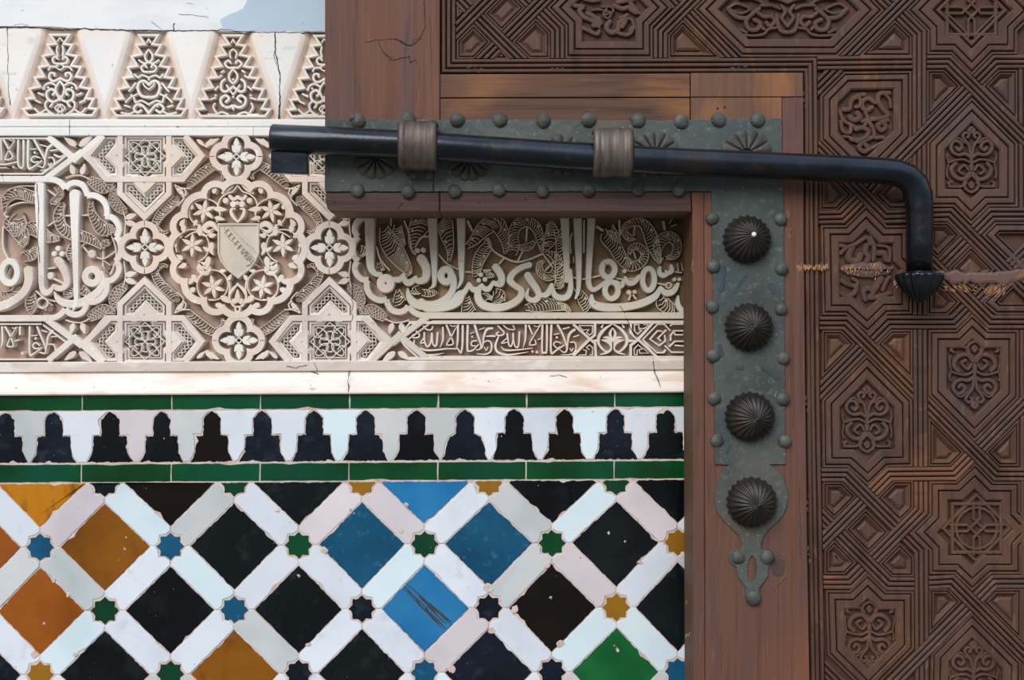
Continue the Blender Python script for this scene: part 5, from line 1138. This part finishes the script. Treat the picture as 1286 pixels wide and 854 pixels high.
# bolt guides
RODH = 27
def rod_y(x):
    T = {340:174,504:181,740:197.6,860:203.5,1000:209.4,1100:214.2}
    return lerpt(T, x)
def guide(x0, x1, cy, ry, par):
    b = MB(DOOR); m = 26; prof = [(x0,-2.6),(x0+.8,-.2),(x0+2.2,.3),(x0+4,-.1),(x0+5,-1.0),(x0+6.4,.1)]
    w = x1-x0; prof = []
    for k in range(0, 29):
        u = k/28; x = x0+w*u; e = -2.0 if k in (0, 28) else (.35 if k in (1, 2, 26, 27) else (-.45 if k in (4, 5, 12, 14, 22) else (.12 if k % 3 == 0 else 0)))
        prof.append((x, e))
    loops = []
    for i in range(m+1):
        a = -pi*.08+pi*1.16*i/m      # arch from lower foot over the rod to the upper foot
        loops.append([b.pt(x, cy+(ry+e)*cos(a), max(.5, RODH-6+(24+e)*max(sin(a),0)**.6) if sin(a) > 0 else max(.5, (RODH-6)*(1+sin(a)*2.4))) for x, e in prof])
    for A, B in zip(loops, loops[1:]):
        for j in range(len(prof)-1): b.face((A[j], B[j], B[j+1], A[j+1]))
    for s_ in (0, -1):      # thickness: side walls
        for A, B in zip(loops, loops[1:]):
            def inn(L): return L
    o = b.build('bolt_guide', 'guide_iron', par, True)
    md = o.modifiers.new('thickness', 'SOLIDIFY'); md.thickness = .0026; md.offset = -1
    return o
g1 = guide(506, 549.5, 187, 27, ip1); g2 = guide(744.5, 789.5, 196, 27.5, ip)
for x, y in ((519,220.5),(539,221.5)):
    b = MB(DOOR); b.disc(x, y, 6.6, 1, 7, 12, dome=True); b.build('rivet', 'rivet_iron', ip1, True)
b = MB(DOOR)
for p, w in (([(908,337),(907,350),(905,364)],9), ([(936,346),(930,354),(922,367)],7), ([(967,358),(971,366)],8), ([(958,462),(966,466),(974,474)],7), ([(903,434),(906,446)],7), ([(926,462),(932,462)],6), ([(916,560),(912,568)],6)):
    b.stroke(p, w, 2.3, 2.56, [(-1,0),(-.6,1),(.6,1),(1,0)], sm=4)
b.build('paint_smudge', 'blue_smudge', vp_o)
# ================================================================ BOLT
bolt = empty('door_bolt', P3(720, rod_y(720), RODH, DOOR))
tag(bolt, 'long dark iron sliding bolt across the door, bent down into a fluted knob handle', 'bolt')
PX = 1/1000*DOOR.s
def tube(path, rad, name, m, par, n=24, capst=True):
    V = []; F = []
    k = len(path)
    for i in range(k):
        a = Vector(path[max(i-1, 0)]); c = Vector(path[min(i+1, k-1)]); t = (c-a).normalized(); up = Vector((0, -1, 0))
        s = t.cross(up).normalized(); u2 = s.cross(t).normalized(); r = rad[i] if isinstance(rad, list) else rad
        for j in range(n):
            an = 2*pi*j/n; V.append(tuple(Vector(path[i])+(s*cos(an)+u2*sin(an))*r))
    for i in range(k-1):
        for j in range(n): F.append((i*n+j, i*n+(j+1) % n, (i+1)*n+(j+1) % n, (i+1)*n+j))
    F.append(tuple(range(n))[::-1]); F.append(tuple((k-1)*n+j for j in range(n)))
    me = bpy.data.meshes.new(name); me.from_pydata(V, [], F); me.materials.append(MT[m]); me.polygons.foreach_set('use_smooth', [True]*(len(F)-2)+[False]*2)
    o = bpy.data.objects.new(name, me); SC.collection.objects.link(o); o.parent = par; o.matrix_parent_inverse.identity()
    o.location = -Vector(par.location); return o
pp = [(341,174),(343,174.1),(420,177.4),(504,181.4),(600,188),(700,194.8),(780,199.6),(860,203.6),(940,206.8),(1000,209.4),(1060,212.2),(1105,214.4),(1124,216.5),(1139,222),(1149,232),(1153.6,245),(1154.6,262),(1154.6,300),(1154.6,343)]
# the path is drawn at the rod's own depth
RODPL = Pl(DOOR.y-RODH/1000)
path = [P3(x, y, 0, RODPL) for x, y in pp]
r0 = 18.2/1000*RODPL.s
rd = [r0*.93, r0]+[r0*(1-.012*i/4) for i in range(len(pp)-2)]
for i in range(2, len(pp)): rd[i] = r0*lerpt({2:1.0, 6:.97, 11:.91, 15:.96, 18:.88}, i)
tube(path, rd, 'rod', 'rod_iron', bolt)
b = MB(RODPL); b.nest([(341,186),(387,186),(387,219),(341,217.5)], [(0,-7),(0,4),(1,5)]); q = [b.pt(x, y, -7) for x, y in ccw([(341,186),(387,186),(387,219),(341,217.5)])]; b.face(tuple(q))
tab = b.build('square_tab', 'rod_iron', None); tab.parent = bolt; tab.location = -Vector(bolt.location)
# fluted finial
V = []; F = []; nf = 16; n = nf*4; prof = [(16.5,341),(20,342.5),(28,344),(30.2,346.5),(29.6,350),(26.5,357),(21.5,364),(15,371),(8,376.5),(3,379.6),(.4,380.6)]
for r_, y_ in prof:
    cx, cy_, cz = P3(1154.6, y_, 0, RODPL)
    for i in range(n):
        th = 2*pi*i/n; g = 1-(.15*abs(cos(nf*th/2))**1.5 if r_ > 3 and y_ > 344 else 0); V.append((cx+r_*g/1000*RODPL.s*cos(th), cy_+r_*g/1000*RODPL.s*sin(th), cz))
for i in range(len(prof)-1):
    for j in range(n): F.append((i*n+j, i*n+(j+1) % n, (i+1)*n+(j+1) % n, (i+1)*n+j))
F.append(tuple(range(n))); F.append(tuple((len(prof)-1)*n+j for j in range(n)))
me = bpy.data.meshes.new('fluted_knob'); me.from_pydata(V, [], F); me.materials.append(MT['rod_iron']); me.polygons.foreach_set('use_smooth', [True]*len(F))
kn = bpy.data.objects.new('fluted_knob', me); SC.collection.objects.link(kn); kn.parent = bolt; kn.location = -Vector(bolt.location)
# origin of the door leaf at the foot of its front face
from mathutils import Matrix
dr.location = P3(760, 1180, 0, DOOR)
for ch in dr.children: ch.matrix_parent_inverse = Matrix.Translation(-Vector(dr.location))
